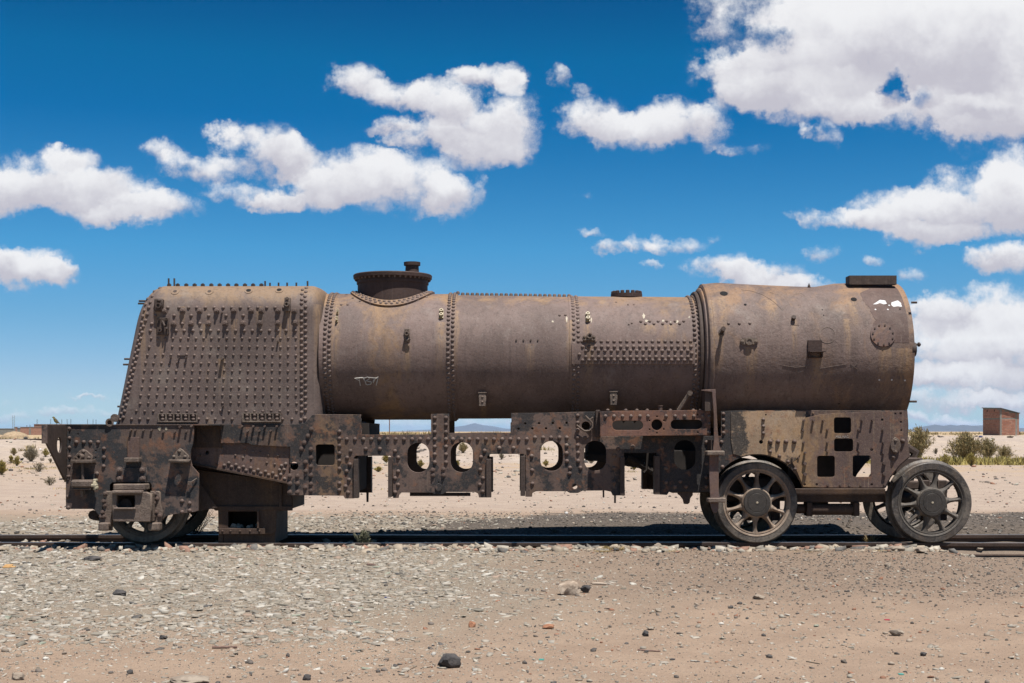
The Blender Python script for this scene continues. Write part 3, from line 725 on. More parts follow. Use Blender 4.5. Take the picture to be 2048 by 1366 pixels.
# scraped bright marks and pale paint spots lying on the barrel skin
def skin(name, bv, poly, mat, parent, lift=.0025):
    """thin flake following a curved surface; poly in photo pixels, fan-triangulated finely"""
    cx = sum(p[0] for p in poly)/len(poly); cy = sum(p[1] for p in poly)/len(poly)
    vs = []; ok = True
    pts = [(cx, cy)]
    for fr_ in (.5, 1.0):
        for a, b_ in poly: pts.append((cx+(a-cx)*fr_, cy+(b_-cy)*fr_))
    for a, b_ in pts:
        p, d = on(bv, a, b_)
        if p is None: return None
        vs.append(p + d*lift)
    m_ = len(poly); fs = [(0, 1+i, 1+(i+1) % m_) for i in range(m_)] + [(1+i, 1+m_+i, 1+m_+(i+1) % m_, 1+(i+1) % m_) for i in range(m_)]
    return MB().add(vs, fs).build(name, mat, parent)
def blobpoly(cx, cy, rx, ry, n=11, j=.45):
    return [(cx+rx*math.cos(2*math.pi*i/n)*(1+random.uniform(-j, j)), cy+ry*math.sin(2*math.pi*i/n)*(1+random.uniform(-j, j))) for i in range(n)]
for (u, v_, ru, rv) in ((1265,365,18,30),(1290,405,20,14),(1437,405,18,14),(1560,410,16,16),(1505,420,10,18),(1668,370,9,14),(1790,355,6,30),(805,400,7,24),(690,400,5,9)):
    q = g8([(u, v_)])[0]; skin('scraped_spot', Cbv[2], blobpoly(q[0], q[1], ru/6.0, rv/6.0), M['rust_pale'], C3)
for (u, v_, ru, rv) in ((588,390,9,38),(465,410,12,14)):
    q = g8([(u, v_)])[0]; skin('scraped_spot', Cbv[1], blobpoly(q[0], q[1], ru/6.0, rv/6.0), M['rust_pale'], C2)
def chalk(bv, strokes, w_, mat, parent, name, lift=.004):
    mb = MB()
    for st in strokes:
        pts = []
        for (a, b_), (c_, d_) in zip(st[:-1], st[1:]):
            nn_ = max(2, int(math.hypot(c_-a, d_-b_)/3))
            pts += [(a+(c_-a)*t/nn_, b_+(d_-b_)*t/nn_) for t in range(nn_)]
        pts.append(st[-1]); q = [on(bv, *p) for p in pts]; q = [p + d*lift for p, d in q if p is not None]
        if len(q) > 1: mb.tube(q, w_, 4)
    return mb.build(name, mat, parent)
g7 = lambda pts: crop(620, 500, 3.795, pts)
chalk(Cbv[0], [g7([(375,990),(340,972),(405,967)]), g7([(372,970),(383,1028)]), g7([(398,965),(412,985)]), g7([(412,975),(428,1020)]),
      g7([(405,972),(440,962),(452,975),(425,992),(468,1000),(462,1016),(432,1022)]), g7([(440,965),(500,970),(478,1008),(482,985),(518,962),(503,1025)])], .0052, M['chalk'], C1, 'chalk_graffiti', .0065)

# fittings on the barrel
def stub(p, d, r, ln, mb, bore=True):
    mb.lathe(p, d, [(-.01, r), (ln, r), (ln, r*.55), (ln*.6, r*.55)], 12, False, True)
fit = MB()
p, d = on(Cbv[0], *g7([(738, 635)])[0]); q = MB()
q.box(p.x-.028, p.x+.028, p.y-.03, p.y+.02, p.z-.09, p.z+.05, .006); stub(p+Vector((0, -.03, 0)), Vector((0, -1, 0)), .022, .05, q); q.cyl(p+Vector((0, -.03, .033)), p+Vector((0, -.055, .033)), .012, None, 6)
q.tube([p+Vector((0, -.02, -.05)), p+Vector((.01, -.06, -.075)), p+Vector((.03, -.06, -.055))], .014)
q.build('valve_fitting', M['cast'], C1, sm=40)
def clack(bv, px, py, parent, mat='brass', s=1.0):
    p, d = on(bv, px, py); q = MB()
    side = Vector((1, 0, 0)); upv = d.cross(side).normalized(); upv = upv if upv.z > 0 else -upv
    q2 = [p + upv*a*s + side*b_*s for a, b_ in ((.055,-.022),(.055,.022),(-.055,.022),(-.055,-.022))]
    q.add([v - d*.004 for v in q2] + [v + d*.016 for v in q2], [(3,2,1,0),(4,5,6,7),(0,1,5,4),(1,2,6,5),(2,3,7,6),(3,0,4,7)])
    for a in (.028, -.026):
        q.lathe(p + upv*a*s + d*.014, d, [(0, .021*s), (.03, .019*s), (.03, .009*s), (.012, .008*s)], 12, False, True)
    q.build('clack_flange', M[mat], parent, sm=40)
clack(Cbv[0], *g7([(997, 490)])[0], C1)
clack(Cbv[2], *g8([(774, 378)])[0], C3)
clack(Cbv[0], *g7([(205, 535)])[0], C1, 'brass', .5)
clack(Cbv[0], *g7([(210, 480)])[0], C1, 'brass', .42)
p, d = on(Cbv[2], *g8([(787, 540)])[0]); q = MB()
q.box(p.x-.065, p.x+.06, p.y-.05, p.y+.02, p.z-.045, p.z-.028, .003); stub(p+Vector((0,-.01,0)), Vector((0, -1, .0)), .028, .07, q)
for sx in (-.05, .045): q.hexbolt(p+Vector((sx, -.012, -.01)), (0, -1, 0), .013, .03)
q.build('valve_fitting', M['cast'], C3, sm=40)
# small hanging pads low on the barrel
for bv, par, (px, py) in ((Cbv[1], C2, (965, 799)), (Cbv[2], C3, (1226.5, 797))):
    q = MB(); p, d = on(bv, px, py-12)
    q.box(p.x-.037, p.x+.037, p.y-.055, p.y+.05, p.z-.13, p.z, .006); q.box(p.x-.042, p.x+.042, p.y-.06, p.y+.03, p.z, p.z+.012, .002)
    for dz_ in (-.035, -.085): q.dome((p.x, p.y-.055, p.z+dz_), (0, -1, 0), .012, .008)
    q.build('hanger_pad', M['cast'], par, sm=40)

# ---- steam dome
DX = X(785.5, YC); q = MB()
zt = Z(553, YC)
q.lathe((DX, YC, zt-.40), (0, 0, 1), [(0, .362), (.315, .362), (.315, .372), (.34, .372), (.34, .362), (.368, .362), (.372, .405), (.405, .408), (.413, .40), (.415, .0001)], 64)
DOME = q.build('steam_dome', M['crown'], LOCO, sm=40)
q = MB()
for i in range(44):
    t = 2*math.pi*i/44; q.dome((DX+.385*math.cos(t), YC+.385*math.sin(t), zt-.031), (0, 0, -1), .012, .02, 6)
q.build('rim_bolts', M['rivet'], DOME, kind='stuff', sm=40)
q = MB(); CX = X(824.5, YC)
q.lathe((CX, YC-.02, zt+.005), (0, 0, 1), [(0, .074), (.10, .068), (.105, .085), (.14, .086), (.14, .0001)], 28)
q.build('relief_pipe', M['crown'], DOME, sm=40)
# saddle flange wrapped over the barrel
vs = []; fs = []; nr, na = 6, 72
for top in (0, 1):
    for j in range(nr):
        rr = .35 + (.435-.35)*j/(nr-1)
        for i in range(na):
            t = 2*math.pi*i/na; xx = rr*math.cos(t); s_ = rr*math.sin(t)*1.12
            a = s_/.652; Rr = .652 + (.020 if top else 0)
            vs.append((DX+xx, YC+Rr*math.sin(a), 1.943+Rr*math.cos(a)))
N1 = nr*na
for j in range(nr-1):
    for i in range(na):
        a, b_ = j*na+i, j*na+(i+1) % na; fs.append((N1+a, N1+b_, N1+b_+na, N1+a+na))
for i in range(na):
    a, b_ = (nr-1)*na+i, (nr-1)*na+(i+1) % na; fs.append((a, b_, N1+b_, N1+a))
SAD = MB().add(vs, fs).build('dome_saddle', M['barrel'], DOME, sm=45)
q = MB()
for rr, ph, cnt in ((.408, 0, 46), (.376, .5, 46)):
    for i in range(cnt):
        t = 2*math.pi*(i+ph)/cnt; a = rr*math.sin(t)*1.12/.652; d = Vector((0, math.sin(a), math.cos(a)))
        q.dome(Vector((DX+rr*math.cos(t), YC, 1.943))+d*.672, d, .0165, .012)
SADR = put('saddle_rivets', q.mesh('saddle_rivets', 50), M['rivet'], DOME, kind='stuff')
# safety valve seat on the front course
VX = X(1253, YC); zv = Z(597, YC); q = MB()
q.lathe((VX, YC-.0, zv-.08), (0, 0, 1), [(0, .155), (.085, .155), (.088, .163), (.125, .163), (.127, .15), (.127, .0001)], 40)
for i in range(16):
    t = 2*math.pi*i/16; q.lathe((VX+.14*math.cos(t), YC+.14*math.sin(t), zv+.045), (0, 0, 1), [(0, .02), (.025, .02), (.03, .014)], 6, False, True)
q.build('valve_seat', M['crown'], LOCO, sm=40)

# ---- smokebox
SR, SZ = .742, 1.948
xs0, xs1 = xm(1421, SR), X(1787, YC)
dent = lambda x: np.interp(x, [X(p, YC) for p in (1395, 1430, 1500, 1580, 1625, 1665, 1700, 1790)], [0, .012, 0, -.012, -.016, .006, .010, .004])
prof = [(xs0 + (xs1-xs0)*i/70, SR, SZ) for i in range(71)]
vs, fs = rev_x(prof + [(xs1, SR-.014, SZ)], n=128)
co = np.array(vs); ang = np.arctan2(co[:, 2]-SZ, -(co[:, 1]-YC))
up = np.clip(np.sin(ang), 0, 1)**4; dd = dent(co[:, 0])*up*1.6 + .016*fbm(co[:, 0]*1.7, ang*2.0, 51, 4)*(1-up)
co[:, 1] += -np.cos(ang)*dd; co[:, 2] += np.sin(ang)*dd
SMB = MB().add(co.tolist(), fs).build('smokebox', M['smoke'], LOCO, sm=45); Sbv = bvh_of(SMB)
# joint rings between barrel and smokebox
def ring(px0, pts, name, mat, parent):
    xb = xm(px0, .7); vs, fs = rev_x([(xb+a, r, SZ-.006) for a, r in pts]); return MB().add(vs, fs).build(name, mat, parent, sm=35)
ring(1405, [(-.012, .60), (-.012, .668), (.0, .676), (.016, .676), (.022, .668), (.022, .655), (.034, .655)], 'joint_ring', M['iron'], SMB)
ring(1411, [(0, .64), (.004, .695), (.016, .712), (.034, .712), (.046, .700), (.05, .66)], 'joint_ring', M['smoke'], SMB)
ring(1417, [(0, .66), (.002, .725), (.014, .748), (.034, .757), (.05, .754), (.058, .744), (.06, .70)], 'joint_ring', M['smoke'], SMB)
# front ring and door
vs, fs = rev_x([(xs1-.001, SR-.014, SZ), (xs1-.001, .60, SZ), (xs1+.03, .58, SZ), (xs1+.07, .40, SZ), (xs1+.09, .0001, SZ)], n=64)
DOOR = MB().add(vs, fs).build('smokebox_door', M['smoke'], SMB, sm=40)
q = MB(); q.cyl((xs1-.02, 13.32, SZ+.03), (xs1+.02, 13.32, SZ+.03), .07, None, 12); q.cyl((xs1+.02, 13.32, SZ+.08), (xs1+.075, 13.32, SZ+.08), .012); q.cyl((xs1+.05, 13.32, SZ+.08), (xs1+.066, 13.32, SZ+.08), .022)
q.build('door_clamp', M['iron'], SMB, sm=40)
q = MB()
for py, ln in ((605, .045), (803, .06)):
    yy = YC-.66 if py == 605 else YC-.6
    q.cyl((xs1-.01, yy, Z(py, yy)), (xs1+ln, yy, Z(py, yy)), .011)
build_each(q, 'hand_rod', M['iron'], SMB, sm=40)
g6 = lambda pts: crop(1360, 500, 3.902, pts)
def surf_disc(name, bv, px, py, rx, mat, parent, lift=.003, n=18, th=.0, ry=None):
    """a disc bent onto a curved skin. rx metres"""
    p, d = on(bv, px, py); side = Vector((1, 0, 0)); upv = d.cross(side).normalized(); ry = rx if ry is None else ry
    mb = MB(); vs = [p + d*(lift+th)]
    loops = []
    for fr_ in (.5, 1.0):
        for i in range(n):
            t = 2*math.pi*i/n; o_ = side*rx*fr_*math.cos(t) + upv*ry*fr_*math.sin(t)
            h_, nn_, _, _ = bv.find_nearest(p + o_); vs.append(h_ + d*(lift+th))
    fs = [(0, 1+i, 1+(i+1) % n) for i in range(n)] + [(1+i, 1+n+i, 1+n+(i+1) % n, 1+(i+1) % n) for i in range(n)]
    if th:
        for i in range(n): vs.append(Vector(vs[1+n+i]) - d*(th+lift+.004))
        fs += [(1+n+i, 1+2*n+i, 1+2*n+(i+1) % n, 1+n+(i+1) % n) for i in range(n)]
    mb.add(vs, fs); return mb.build(name, mat, parent)
for (u, v_), r in zip(((342,340),(509,427),(1356,386)), (.040, .014, .030)):
    surf_disc('hole_black', Sbv, *g6([(u, v_)])[0], r, M['hole'], SMB)
for (u, v_), r in zip(((1110,467),(1120,510),(260,592),(1716,463),(1240,1198),(795,1270)), (.006,.006,.008,.009,.008,.01)):
    h_ = g6([(u, v_)])[0]
    if on(Sbv, *h_)[0] is not None: surf_disc('small_hole', Sbv, *h_, r, M['hole'], SMB, n=8)
build_each(dots(Sbv, g6([(379,573),(463,573),(545,571)]), .0165), 'rivet', M['rivet'], SMB, sm=50)
p, d = on(Sbv, *g6([(325, 640)])[0]); q = MB()
tip = p + Vector((.0, -.085, .02)); q.tube([p, p+Vector((0,-.06,.0)), tip], .017, 8); q.cyl(tip, tip+Vector((0, -.03, .005)), .024, None, 8); q.lathe(p, d, [(0, .03), (.012, .03)], 10, False, True)
q.build('injector_stub', M['iron'], SMB, sm=40)
p, d = on(Sbv, *g6([(538, 713)])[0]); q = MB()
pts = [(a, b_) for a, b_ in rrect(-.088, -.030, .088, .030, .028)]
q.prism([(p.x+a, p.z+b_) for a, b_ in pts], p.y-.022, p.y+.02); stub(p+Vector((0,-.02,0)), Vector((0,-1,0)), .040, .018, q)
for sx in (-.066, .066): q.hexbolt(p+Vector((sx, -.02, 0)), (0, -1, 0), .017, .010)
q.build('pipe_flange', M['cast'], SMB, sm=40)
p, d = on(Sbv, *g6([(883, 540)])[0]); q = MB(); q.lathe(p, d, [(-.004,.02),(.03,.02),(.03,.023),(.045,.021)], 10, False, True); q.build('stud', M['iron'], SMB, sm=40)
p, d = on(Sbv, *g6([(1615, 5)])[0]) if False else (None, None)
for st_0 in [g6([(480,312),(560,322),(640,348),(710,388),(760,430),(800,470)]), g6([(800,470),(835,430),(860,375),(900,345),(945,340),(975,360)]), g6([(700,330),(730,340)]), g6([(860,585),(930,588)]), g6([(800,900),(900,915),(1000,905),(1080,925),(1200,905),(1300,890)]), g6([(1330,890),(1385,930)]), g6([(1385,885),(1340,925)])]:
    chalk(Sbv, [st_0], .0026, M['faint'], SMB, 'scratched_line', .001)
chalk(Sbv, [g6([(1150+62*math.cos(t), 665+62*math.sin(t)) for t in np.linspace(0, 6.283, 30)])], .003, M['faint'], SMB, 'scratched_ring', .0012)
# foot bracket: plate, ledge and hollow box beneath
p, d = on(Sbv, *g6([(1050, 795)])[0]); q = MB()
x0_, x1_ = p.x-.068, p.x+.07
q.box(x0_, x1_, p.y-.02, p.y+.03, p.z, p.z+.115, .002); q.box(x0_-.002, x1_+.014, p.y-.115, p.y+.03, p.z-.008, p.z+.002, .001)
q.box(x0_, x0_+.012, p.y-.06, p.y+.06, p.z-.055, p.z-.008); q.box(x1_-.012, x1_, p.y-.06, p.y+.06, p.z-.055, p.z-.008); q.box(x0_, x1_, p.y-.02, p.y+.06, p.z-.06, p.z-.05)
q.build('foot_bracket', M['crown'], SMB)
# round bolted cover
CV = surf_disc('round_cover', Sbv, *g6([(1582, 662)])[0], .122, M['overlay'], SMB, lift=.002, th=.012, n=32)
p, d = on(Sbv, *g6([(1582, 662)])[0]); side = Vector((1,0,0)); upv = d.cross(side).normalized(); q = MB()
for i in range(11):
    t = 2*math.pi*(i+.3)/11; h_, nn_, _, _ = Sbv.find_nearest(p + side*.1*math.cos(t) + upv*.1*math.sin(t)); q.cyl(h_, h_+d*.022, .009, None, 8)
build_each(q, 'stud', M['iron'], CV, sm=40)
# flaked white paint, and white discs painted as sky showing through rivet holes
for poly in ([(1505,425),(1530,410),(1560,390),(1600,395),(1615,420),(1590,425),(1560,415),(1530,425)], [(1650,410),(1680,400),(1700,395),(1725,415),(1732,445),(1700,440),(1665,445),(1648,430)]):
    skin('white_paint_patch', Sbv, g6(poly), M['white'], SMB)
for u, v_ in ((1555,1013),(1652,1013),(1755,1017),(1525,465),(1622,465),(1632,433)):
    q_ = g6([(u, v_)])[0]
    if on(Sbv, *q_)[0] is not None: surf_disc('sky_hole_spot', Sbv, *q_, .009, M['white'], SMB, n=8)
# darker front band of the smokebox skin, ragged left edge
MF = rust('front_band', (.145, .095, .085), (.27, .16, .10), (.06, .04, .036), (.24, .18, .15), .40, .35, .36)
band_l = [(1535,578),(1700,575)]
bl = [(1380,276),(1480,300),(1400,340),(1420,380),(1440,420),(1480,450),(1500,500),(1530,540),(1510,580),(1500,620),(1500,680),(1520,715),(1560,726),(1787,726)]
vs = []; fs = []; cols_ = 16
lefts = np.interp(np.linspace(285, 724, 26), [b_ for a, b_ in bl[:-1]], [a for a, b_ in bl[:-1]])
for j, vv in enumerate(np.linspace(285, 724, 26)):
    r_ok = 1640 + 150*math.sqrt(max(0, 1-((724-vv)/455)**2))
    for i in range(cols_):
        u = lefts[j] + (r_ok-3-lefts[j])*i/(cols_-1) + (random.uniform(-9, 9) if i == 0 else 0)
        pp, d = on(Sbv, *g6([(u, vv)])[0])
        while pp is None and u > lefts[j]:
            u -= 3; pp, d = on(Sbv, *g6([(u, vv)])[0])
        vs.append(pp + d*.0022 if pp is not None else vs[-1])
for j in range(25):
    for i in range(cols_-1): a = j*cols_+i; fs.append((a, a+1, a+1+cols_, a+cols_))
me = MB().add(vs, fs).mesh('front_skin', 60); put('front_skin', me, MF, SMB)
# channel beam lying on top
q = MB(); ya, yb = 13.72, 13.98
for yy0, yy1, z0_, z1_ in ((ya-.06, ya-.052, .012, .085), (ya-.06, ya+.10, .085, .095), (ya-.06, ya+.02, .004, .012)):
    q.box(X(1697, ya), X(1790, ya) if z0_ > .0 else X(1750, ya), yy0, yy1, Z(571, ya)+z0_, Z(571, ya)+z1_)
q.box(X(1696, ya), X(1697, ya), ya-.06, ya+.1, Z(571, ya)+.01, Z(571, ya)+.095)
q.build('lamp_bracket_beam', M['iron'], SMB)
q = MB(); q.hexbolt((X(1618, 13.8), 13.8, Z(574, 13.8)-.01), (0, 0, 1), .014, .03); q.build('stud', M['iron'], SMB, sm=40)

# ---- firebox
yn, ztop, rs = 13.36, 2.640, .30
zb = Z(850, yn)
def fsec(d):
    hw = YC - yn - d; zt_ = ztop - d; r = rs; pts = []
    for i in range(14): pts.append((YC-hw, zb + (zt_-r-zb)*i/13))
    for i in range(1, 13): t = R_(180 - 90*i/12); pts.append((YC-hw+r+r*math.cos(t), zt_-r+r*math.sin(t)))
    for i in range(1, 5): pts.append((YC-hw+r+(hw-r)*i/4, zt_ + .012*math.sin(math.pi/2*i/4)))
    full = pts + [(2*YC-a, b_) for a, b_ in reversed(pts[:-1])]
    return full
xL = lambda z: X(223, yn) + (z-zb)*(X(272, yn)-X(223, yn))/(Z(612, yn)-zb) + max(0, z-2.42)*.10
xR = lambda z: X(642, yn)
rl, rr_ = .17, .13
stations = [('L', t) for t in np.linspace(0, 1, 9)] + [('M', t) for t in np.linspace(0, 1, 42)[1:-1]] + [('R', t) for t in np.linspace(0, 1, 8)]
vs = []; nsec = len(fsec(0))
for k_, t in stations:
    if k_ == 'L': d = rl*(1-math.sin(math.pi/2*t)); off = rl*(1-math.cos(math.pi/2*t))
    elif k_ == 'R': d = rr_*(1-math.sin(math.pi/2*(1-t))); off = rr_*(1-math.cos(math.pi/2*(1-t)))
    else: d = 0
    for (y_, z_) in fsec(d):
        l, r_ = xL(z_), xR(z_)
        if k_ == 'L': x_ = l + off
        elif k_ == 'R': x_ = r_ - off
        else: x_ = (l+rl) + (r_-rr_-l-rl)*t
        vs.append((x_, y_, z_))
co = np.array(vs); flat = (co[:, 1] < yn+.02)
co[:, 1] += .012*fbm(co[:, 0]*2.2, co[:, 2]*2.2, 77, 3)*(co[:, 1] < YC-.5)
vs = co.tolist(); fs = []
for j in range(len(stations)-1):
    for i in range(nsec-1): a = j*nsec+i; fs.append((a, a+1, a+1+nsec, a+nsec))
fs.append(tuple(range(nsec))); fs.append(tuple((len(stations)-1)*nsec + i for i in range(nsec)))
FB = MB().add(vs, fs).build('firebox', M['firebox'], LOCO, sm=50); Fbv = bvh_of(FB)
g1 = lambda pts: crop(200, 500, 3.794, pts)
mb = MB()
lline = lambda v: 395 - .22*(v-300)
for v, sp, off in ((670,58.3,0),(735,58.6,0),(797,59.3,0),(858,60,0),(918,60.5,0),(980,61,0),(1043,61.5,0),(1103,62,0),(1163,62.5,5),(1222,64,5)):
    u = 1487+off
    while u > lline(v)+70:
        if not (v < 750 and 420 < u < 500 and v == 735):
            dots(Fbv, g1([(u, v+random.uniform(-3, 3))]), .0142, mb, .011)
        u -= sp
    if v < 900: dots(Fbv, g1([(lline(v)+75, v)]), .0142, mb, .011)
dots(Fbv, g1([(u, 1283) for u in (240,302,365,748,813,875,938,1003,1385,1457)]), .016, mb, .014)
dots(Fbv, g1([(u, 612) for u in (382,578,640,705,768,838,900,965,1030,1095,1157,1222,1287,1352,1413,1483)] + [(u, 497) for u in (420,563,692,825,957,1087)] + [(393,560),(625,560),(758,558)]), .0175, mb)
mb.build('stay_bolts', M['rivet'], FB, kind='stuff', sm=50)
# seam rows and upper big domes: single rivets sharing one mesh
RIV = {}
def rivet_mesh(r, h=None, n=10):
    k = (r, h, n)
    if k not in RIV: RIV[k] = MB().lathe((0,0,0), (0,0,1), [(-.002, r), ((h or r*.8)*.35, r*.95), ((h or r*.8)*.75, r*.66), ((h or r*.8), r*.22)], n, False, True).mesh('rivet', 60)
    return RIV[k]
BOLT = MB().hexbolt((0,0,0), (0,0,1), .024, .028).mesh('bolt', 35)
BOLT2 = MB().hexbolt((0,0,0), (0,0,1), .019, .016).mesh('bolt', 35)
def rivets(bv, pts, r, parent, mat, name='rivet', me=None, h=None):
    for px, py in pts:
        p, d = on(bv, px, py)
        if p is None: continue
        me_ = me or rivet_mesh(r, h)
        put(name, me_, mat, parent, p, Vector(d).to_track_quat('Z', 'Y') @ Quaternion((0,0,1), random.uniform(0, 1)))
sr = []
v = 385
while v < 1300: sr += [(1530, v+20), (1560, v+ (0 if v < 1240 else -8))]; v += 46
sr = sr[:-2] + [(1523,1292),(1555,1278)]
sr += [(1556,352),(1531,375),(1562,318),(1533,335),(1565,290),(1537,303)]
mbs = dots(Fbv, g1(sr), .0195)
lo = [(425,290),(397,298),(380,325),(362,372),(348,412),(337,458),(326,503),(316,550)]; li = [(455,290),(437,290),(413,315),(398,352),(383,397),(371,438),(358,488),(347,535)]
v = 598; 
while v < 1310: lo.append((lline(v)-27+ (1290-v)*.012, v)); li.append((lline(v)+0, v-18)); v += 46
dots(Fbv, g1(lo+li), .0195, mbs)
mbs.build('seam_rivets', M['rivet'], FB, kind='stuff', sm=50)
rivets(Fbv, g1([(u, 437) for u in (370,515,600,672,735,800,868,935,1000,1065,1132,1198,1265,1330,1395)]), .0185, FB, M['rivet'])
rivets(Fbv, g1([(490,462),(628,460),(757,460),(887,460),(1017,460),(1148,460),(1225,460),(1352,460),(1475,460)] + [(560,558),(692,557),(823,556),(952,556),(1085,555),(1213,552),(1350,552),(1483,550)]), 0, FB, M['rivet'], 'bolt', BOLT)
# washout plugs on the shoulder
for (u, v_), hole in zip(((570,318),(830,318),(1128,311),(1360,307)), (0, 0, 1, 1)):
    DI = surf_disc('washout_plug', Fbv, *g1([(u, v_)])[0], .042, M['firebox'], FB, lift=.001, th=.004, n=20)
    surf_disc('plug_bore', Fbv, *g1([(u, v_-2)])[0], .024 if hole else .018, M['hole'] if hole else M['iron'], FB, lift=.008, n=16)
# crown studs along the top
for i, u in enumerate((525,590,655,718,780,845,908,972,1035,1100,1162,1225)):
    x_ = X(200+u/3.794, 13.62); q = MB(); q.lathe((x_, 13.62, ztop-.012), (0,0,1), [(0,.024),(.028,.024),(.028,.014),(.036,.013)], 6, False, True)
    q.build('crown_stud', M['iron'], FB)
q = MB()
for u, h_ in ((521,.055),(564,.055),(1253,.028),(1575,.028),(1290,.01),(1355,.012),(1420,.012),(1490,.012)):
    x_ = X(200+u/3.794, 13.62); q.cyl((x_, 13.62, ztop-.02), (x_, 13.62, ztop+.02+h_), .009)
build_each(q, 'crown_pin', M['iron'], FB)
# fittings on the firebox side
q = MB(); p, d = on(Fbv, *g1([(455, 410)])[0]); q.box(p.x-.05, p.x+.04, p.y-.045, p.y+.03, p.z-.075, p.z+.05, .012); stub(p+Vector((.0,-.045,-.02)), Vector((0,-1,0)), .028, .03, q); q.dome(p+Vector((0,-.045,.03)), (0,-1,0), .018)
q.build('mud_cock', M['iron'], FB, sm=40)
q = MB(); p, d = on(Fbv, *g1([(480, 580)])[0]); q.box(p.x-.058, p.x+.058, p.y-.025, p.y+.02, p.z-.085, p.z+.085, .004)
for a, b_, r in ((-.032,.07,.013),(.04,.07,.013),(-.025,-.04,.020)): stub(p+Vector((a,-.025,b_)), Vector((0,-1,0)), r, .02, q)
q.cyl(p+Vector((.0,-.03,.05)), p+Vector((.03,-.06,.0)), .010); q.cyl(p+Vector((.04,-.03,-.03)), p+Vector((.05,-.07,-.02)), .009)
q.build('gauge_block', M['iron'], FB, sm=40)
q = MB(); p, d = on(Fbv, *g1([(1425, 415)])[0]); q.box(p.x-.03, p.x+.03, p.y-.035, p.y+.02, p.z-.07, p.z+.07, .006); stub(p+Vector((0,-.03,.0)), Vector((0,-1,0)), .024, .05, q); q.cyl(p+Vector((0,-.03,.06)), p+Vector((0,-.05,.06)), .014)
q.build('clack_box', M['cast'], FB, sm=40)
studs(Fbv, g1([(930,822)]), .016, .055).build('steam_stub', M['cast'], FB, sm=40)
build_each(studs(Fbv, g1([(933,1185),(600,822),(538,815),(655,815),(925,478),(1350,697)]), .010, .028), 'stud', M['iron'], FB, sm=40)
q = MB(); q.box(*g1([(600,0)])[0][:1] and [X(200+600/3.794, yn), X(200+650/3.794, yn)], yn-.012, yn+.01, Z(500+803/3.794, yn), Z(500+798/3.794, yn)); q.build('wire_clip', M['iron'], FB)
for (u0, v0, u1, v1) in ((440,1240,732,1308),(1083,1235,1368,1306)):
    a0, b0 = g1([(u0, v0)])[0]; a1, b1 = g1([(u1, v1)])[0]; y_ = yn-.035
    q = MB(); q.box(X(a0,y_), X(a1,y_), y_, yn+.02, Z(b1,y_), Z(b1-2.4,y_), .002); q.box(X(a0,y_), X(a1,y_), y_+.02, yn+.02, Z(b0+2,y_), Z(b0,y_), .002)
    for i in range(6):
        xx = X(a0+(a1-a0)*i/5, y_); q.box(xx-.006, xx+.006, y_+.006, yn+.02, Z(b1,y_), Z(b0,y_))
    FR = q.build('foundation_clip', M['cast'], FB)
    q = MB()
    for i in range(5):
        for vv in (b0+5, b1-6): q.dome((X(a0+(a1-a0)*(i+.5)/5, y_), yn-.006, Z(vv, yn)), (0,-1,0), .019)
    build_each(q, 'rivet', M['rivet'], FR, sm=50)
# back of the firebox
q = MB(); cx_, cz_ = X(218.5, 13.25), Z(845, 13.25)
q.lathe((cx_, 13.28, cz_+.0), (.25,-1,0), [(0,.036),(.10,.036),(.105,.04),(.12,.04),(.12,.022),(.08,.02)], 16, False, True); q.lathe((cx_+.03, 13.35, cz_+.045), (.2,-1,.0), [(0,.04),(.08,.04),(.08,.02)], 14, False, True)
q.build('blowdown_cock', M['cast'], FB, sm=40)
q = MB()
for py, ln in ((718,.05),(729,.05),(813,.02),(602,.03),(607,.03)):
    x_ = xL(Z(py, 13.55)); q.cyl((x_+.16, 13.5, Z(py,13.5)), (x_-ln, 13.5, Z(py,13.5)), .010)
build_each(q, 'stud', M['iron'], FB, sm=40)

# ---- main frame plates
g3 = lambda pts: crop(560, 780, 4.096, pts)
g4 = lambda pts: crop(980, 780, 4.018, pts)
g5 = lambda pts: crop(1380, 780, 3.4133, pts)
def arc(cx, cy, r, a0, a1, n=10): return [(cx+r*math.cos(R_(a0+(a1-a0)*i/n)), cy+r*math.sin(R_(a0+(a1-a0)*i/n))) for i in range(n+1)]
outer = [(441,849),(598,848),(609,846),(618,838),(624,830),(640,828.5),(722,829)] + [(721,835),(723,838),(722,845),(722,853),(724,856),(722,869)] + [(740,869.5),(790,869),(862,868.5),(862,828),(898,827.5),(898,866),(925,865.5),(960,864.5),(1000,865),(1021,865),(1021,846),(1023,843),(1022,826),(1090,825.5),(1147,824),(1197,823),(1197,873),(1240,872)] \
    + [(1420,872),(1443,872),(1443,822)] + [(1480,821),(1600,820.5),(1700,821),(1815,820.5),(1817,850),(1816,880),(1819,905),(1821,913),(1800,932),(1782,955),(1772,975),(1768,977),(1640,976.5),(1605,975)] \
    + arc(1514, 1007, 97, -20, -150, 18)[::1] + [(1428,984),(1338,984),(1334,990),(1318,989),(1313,985),(1313,906),(1248,905.5),(1250,991),(1226,991),(1222,983.5),(1210,981)] \
    + [(1165,981.5),(1156,986),(1140,986),(1133,982.5),(1072,982.5),(1065,986),(1064,993.5),(1051,993.5),(1051,911),(1047,908),(982,908),(975,912),(975,995),(958,995),(956,987),(950,984),(893,984),(886,988.5),(870,988.5),(863,985.5),(803,985),(798,990),(797,996),(786,996),(784,915),(780,911.5),(712,911.5),(708,915),(708,997),(690,997),(687,991.5),(575,990.5),(575,950),(580,948),(580,894),(503,890),(497,886.5),(441,886.5)]
holes = [rrect(631.5, 889, 669, 930.5, 5), circ(588, 932, 8.5)]
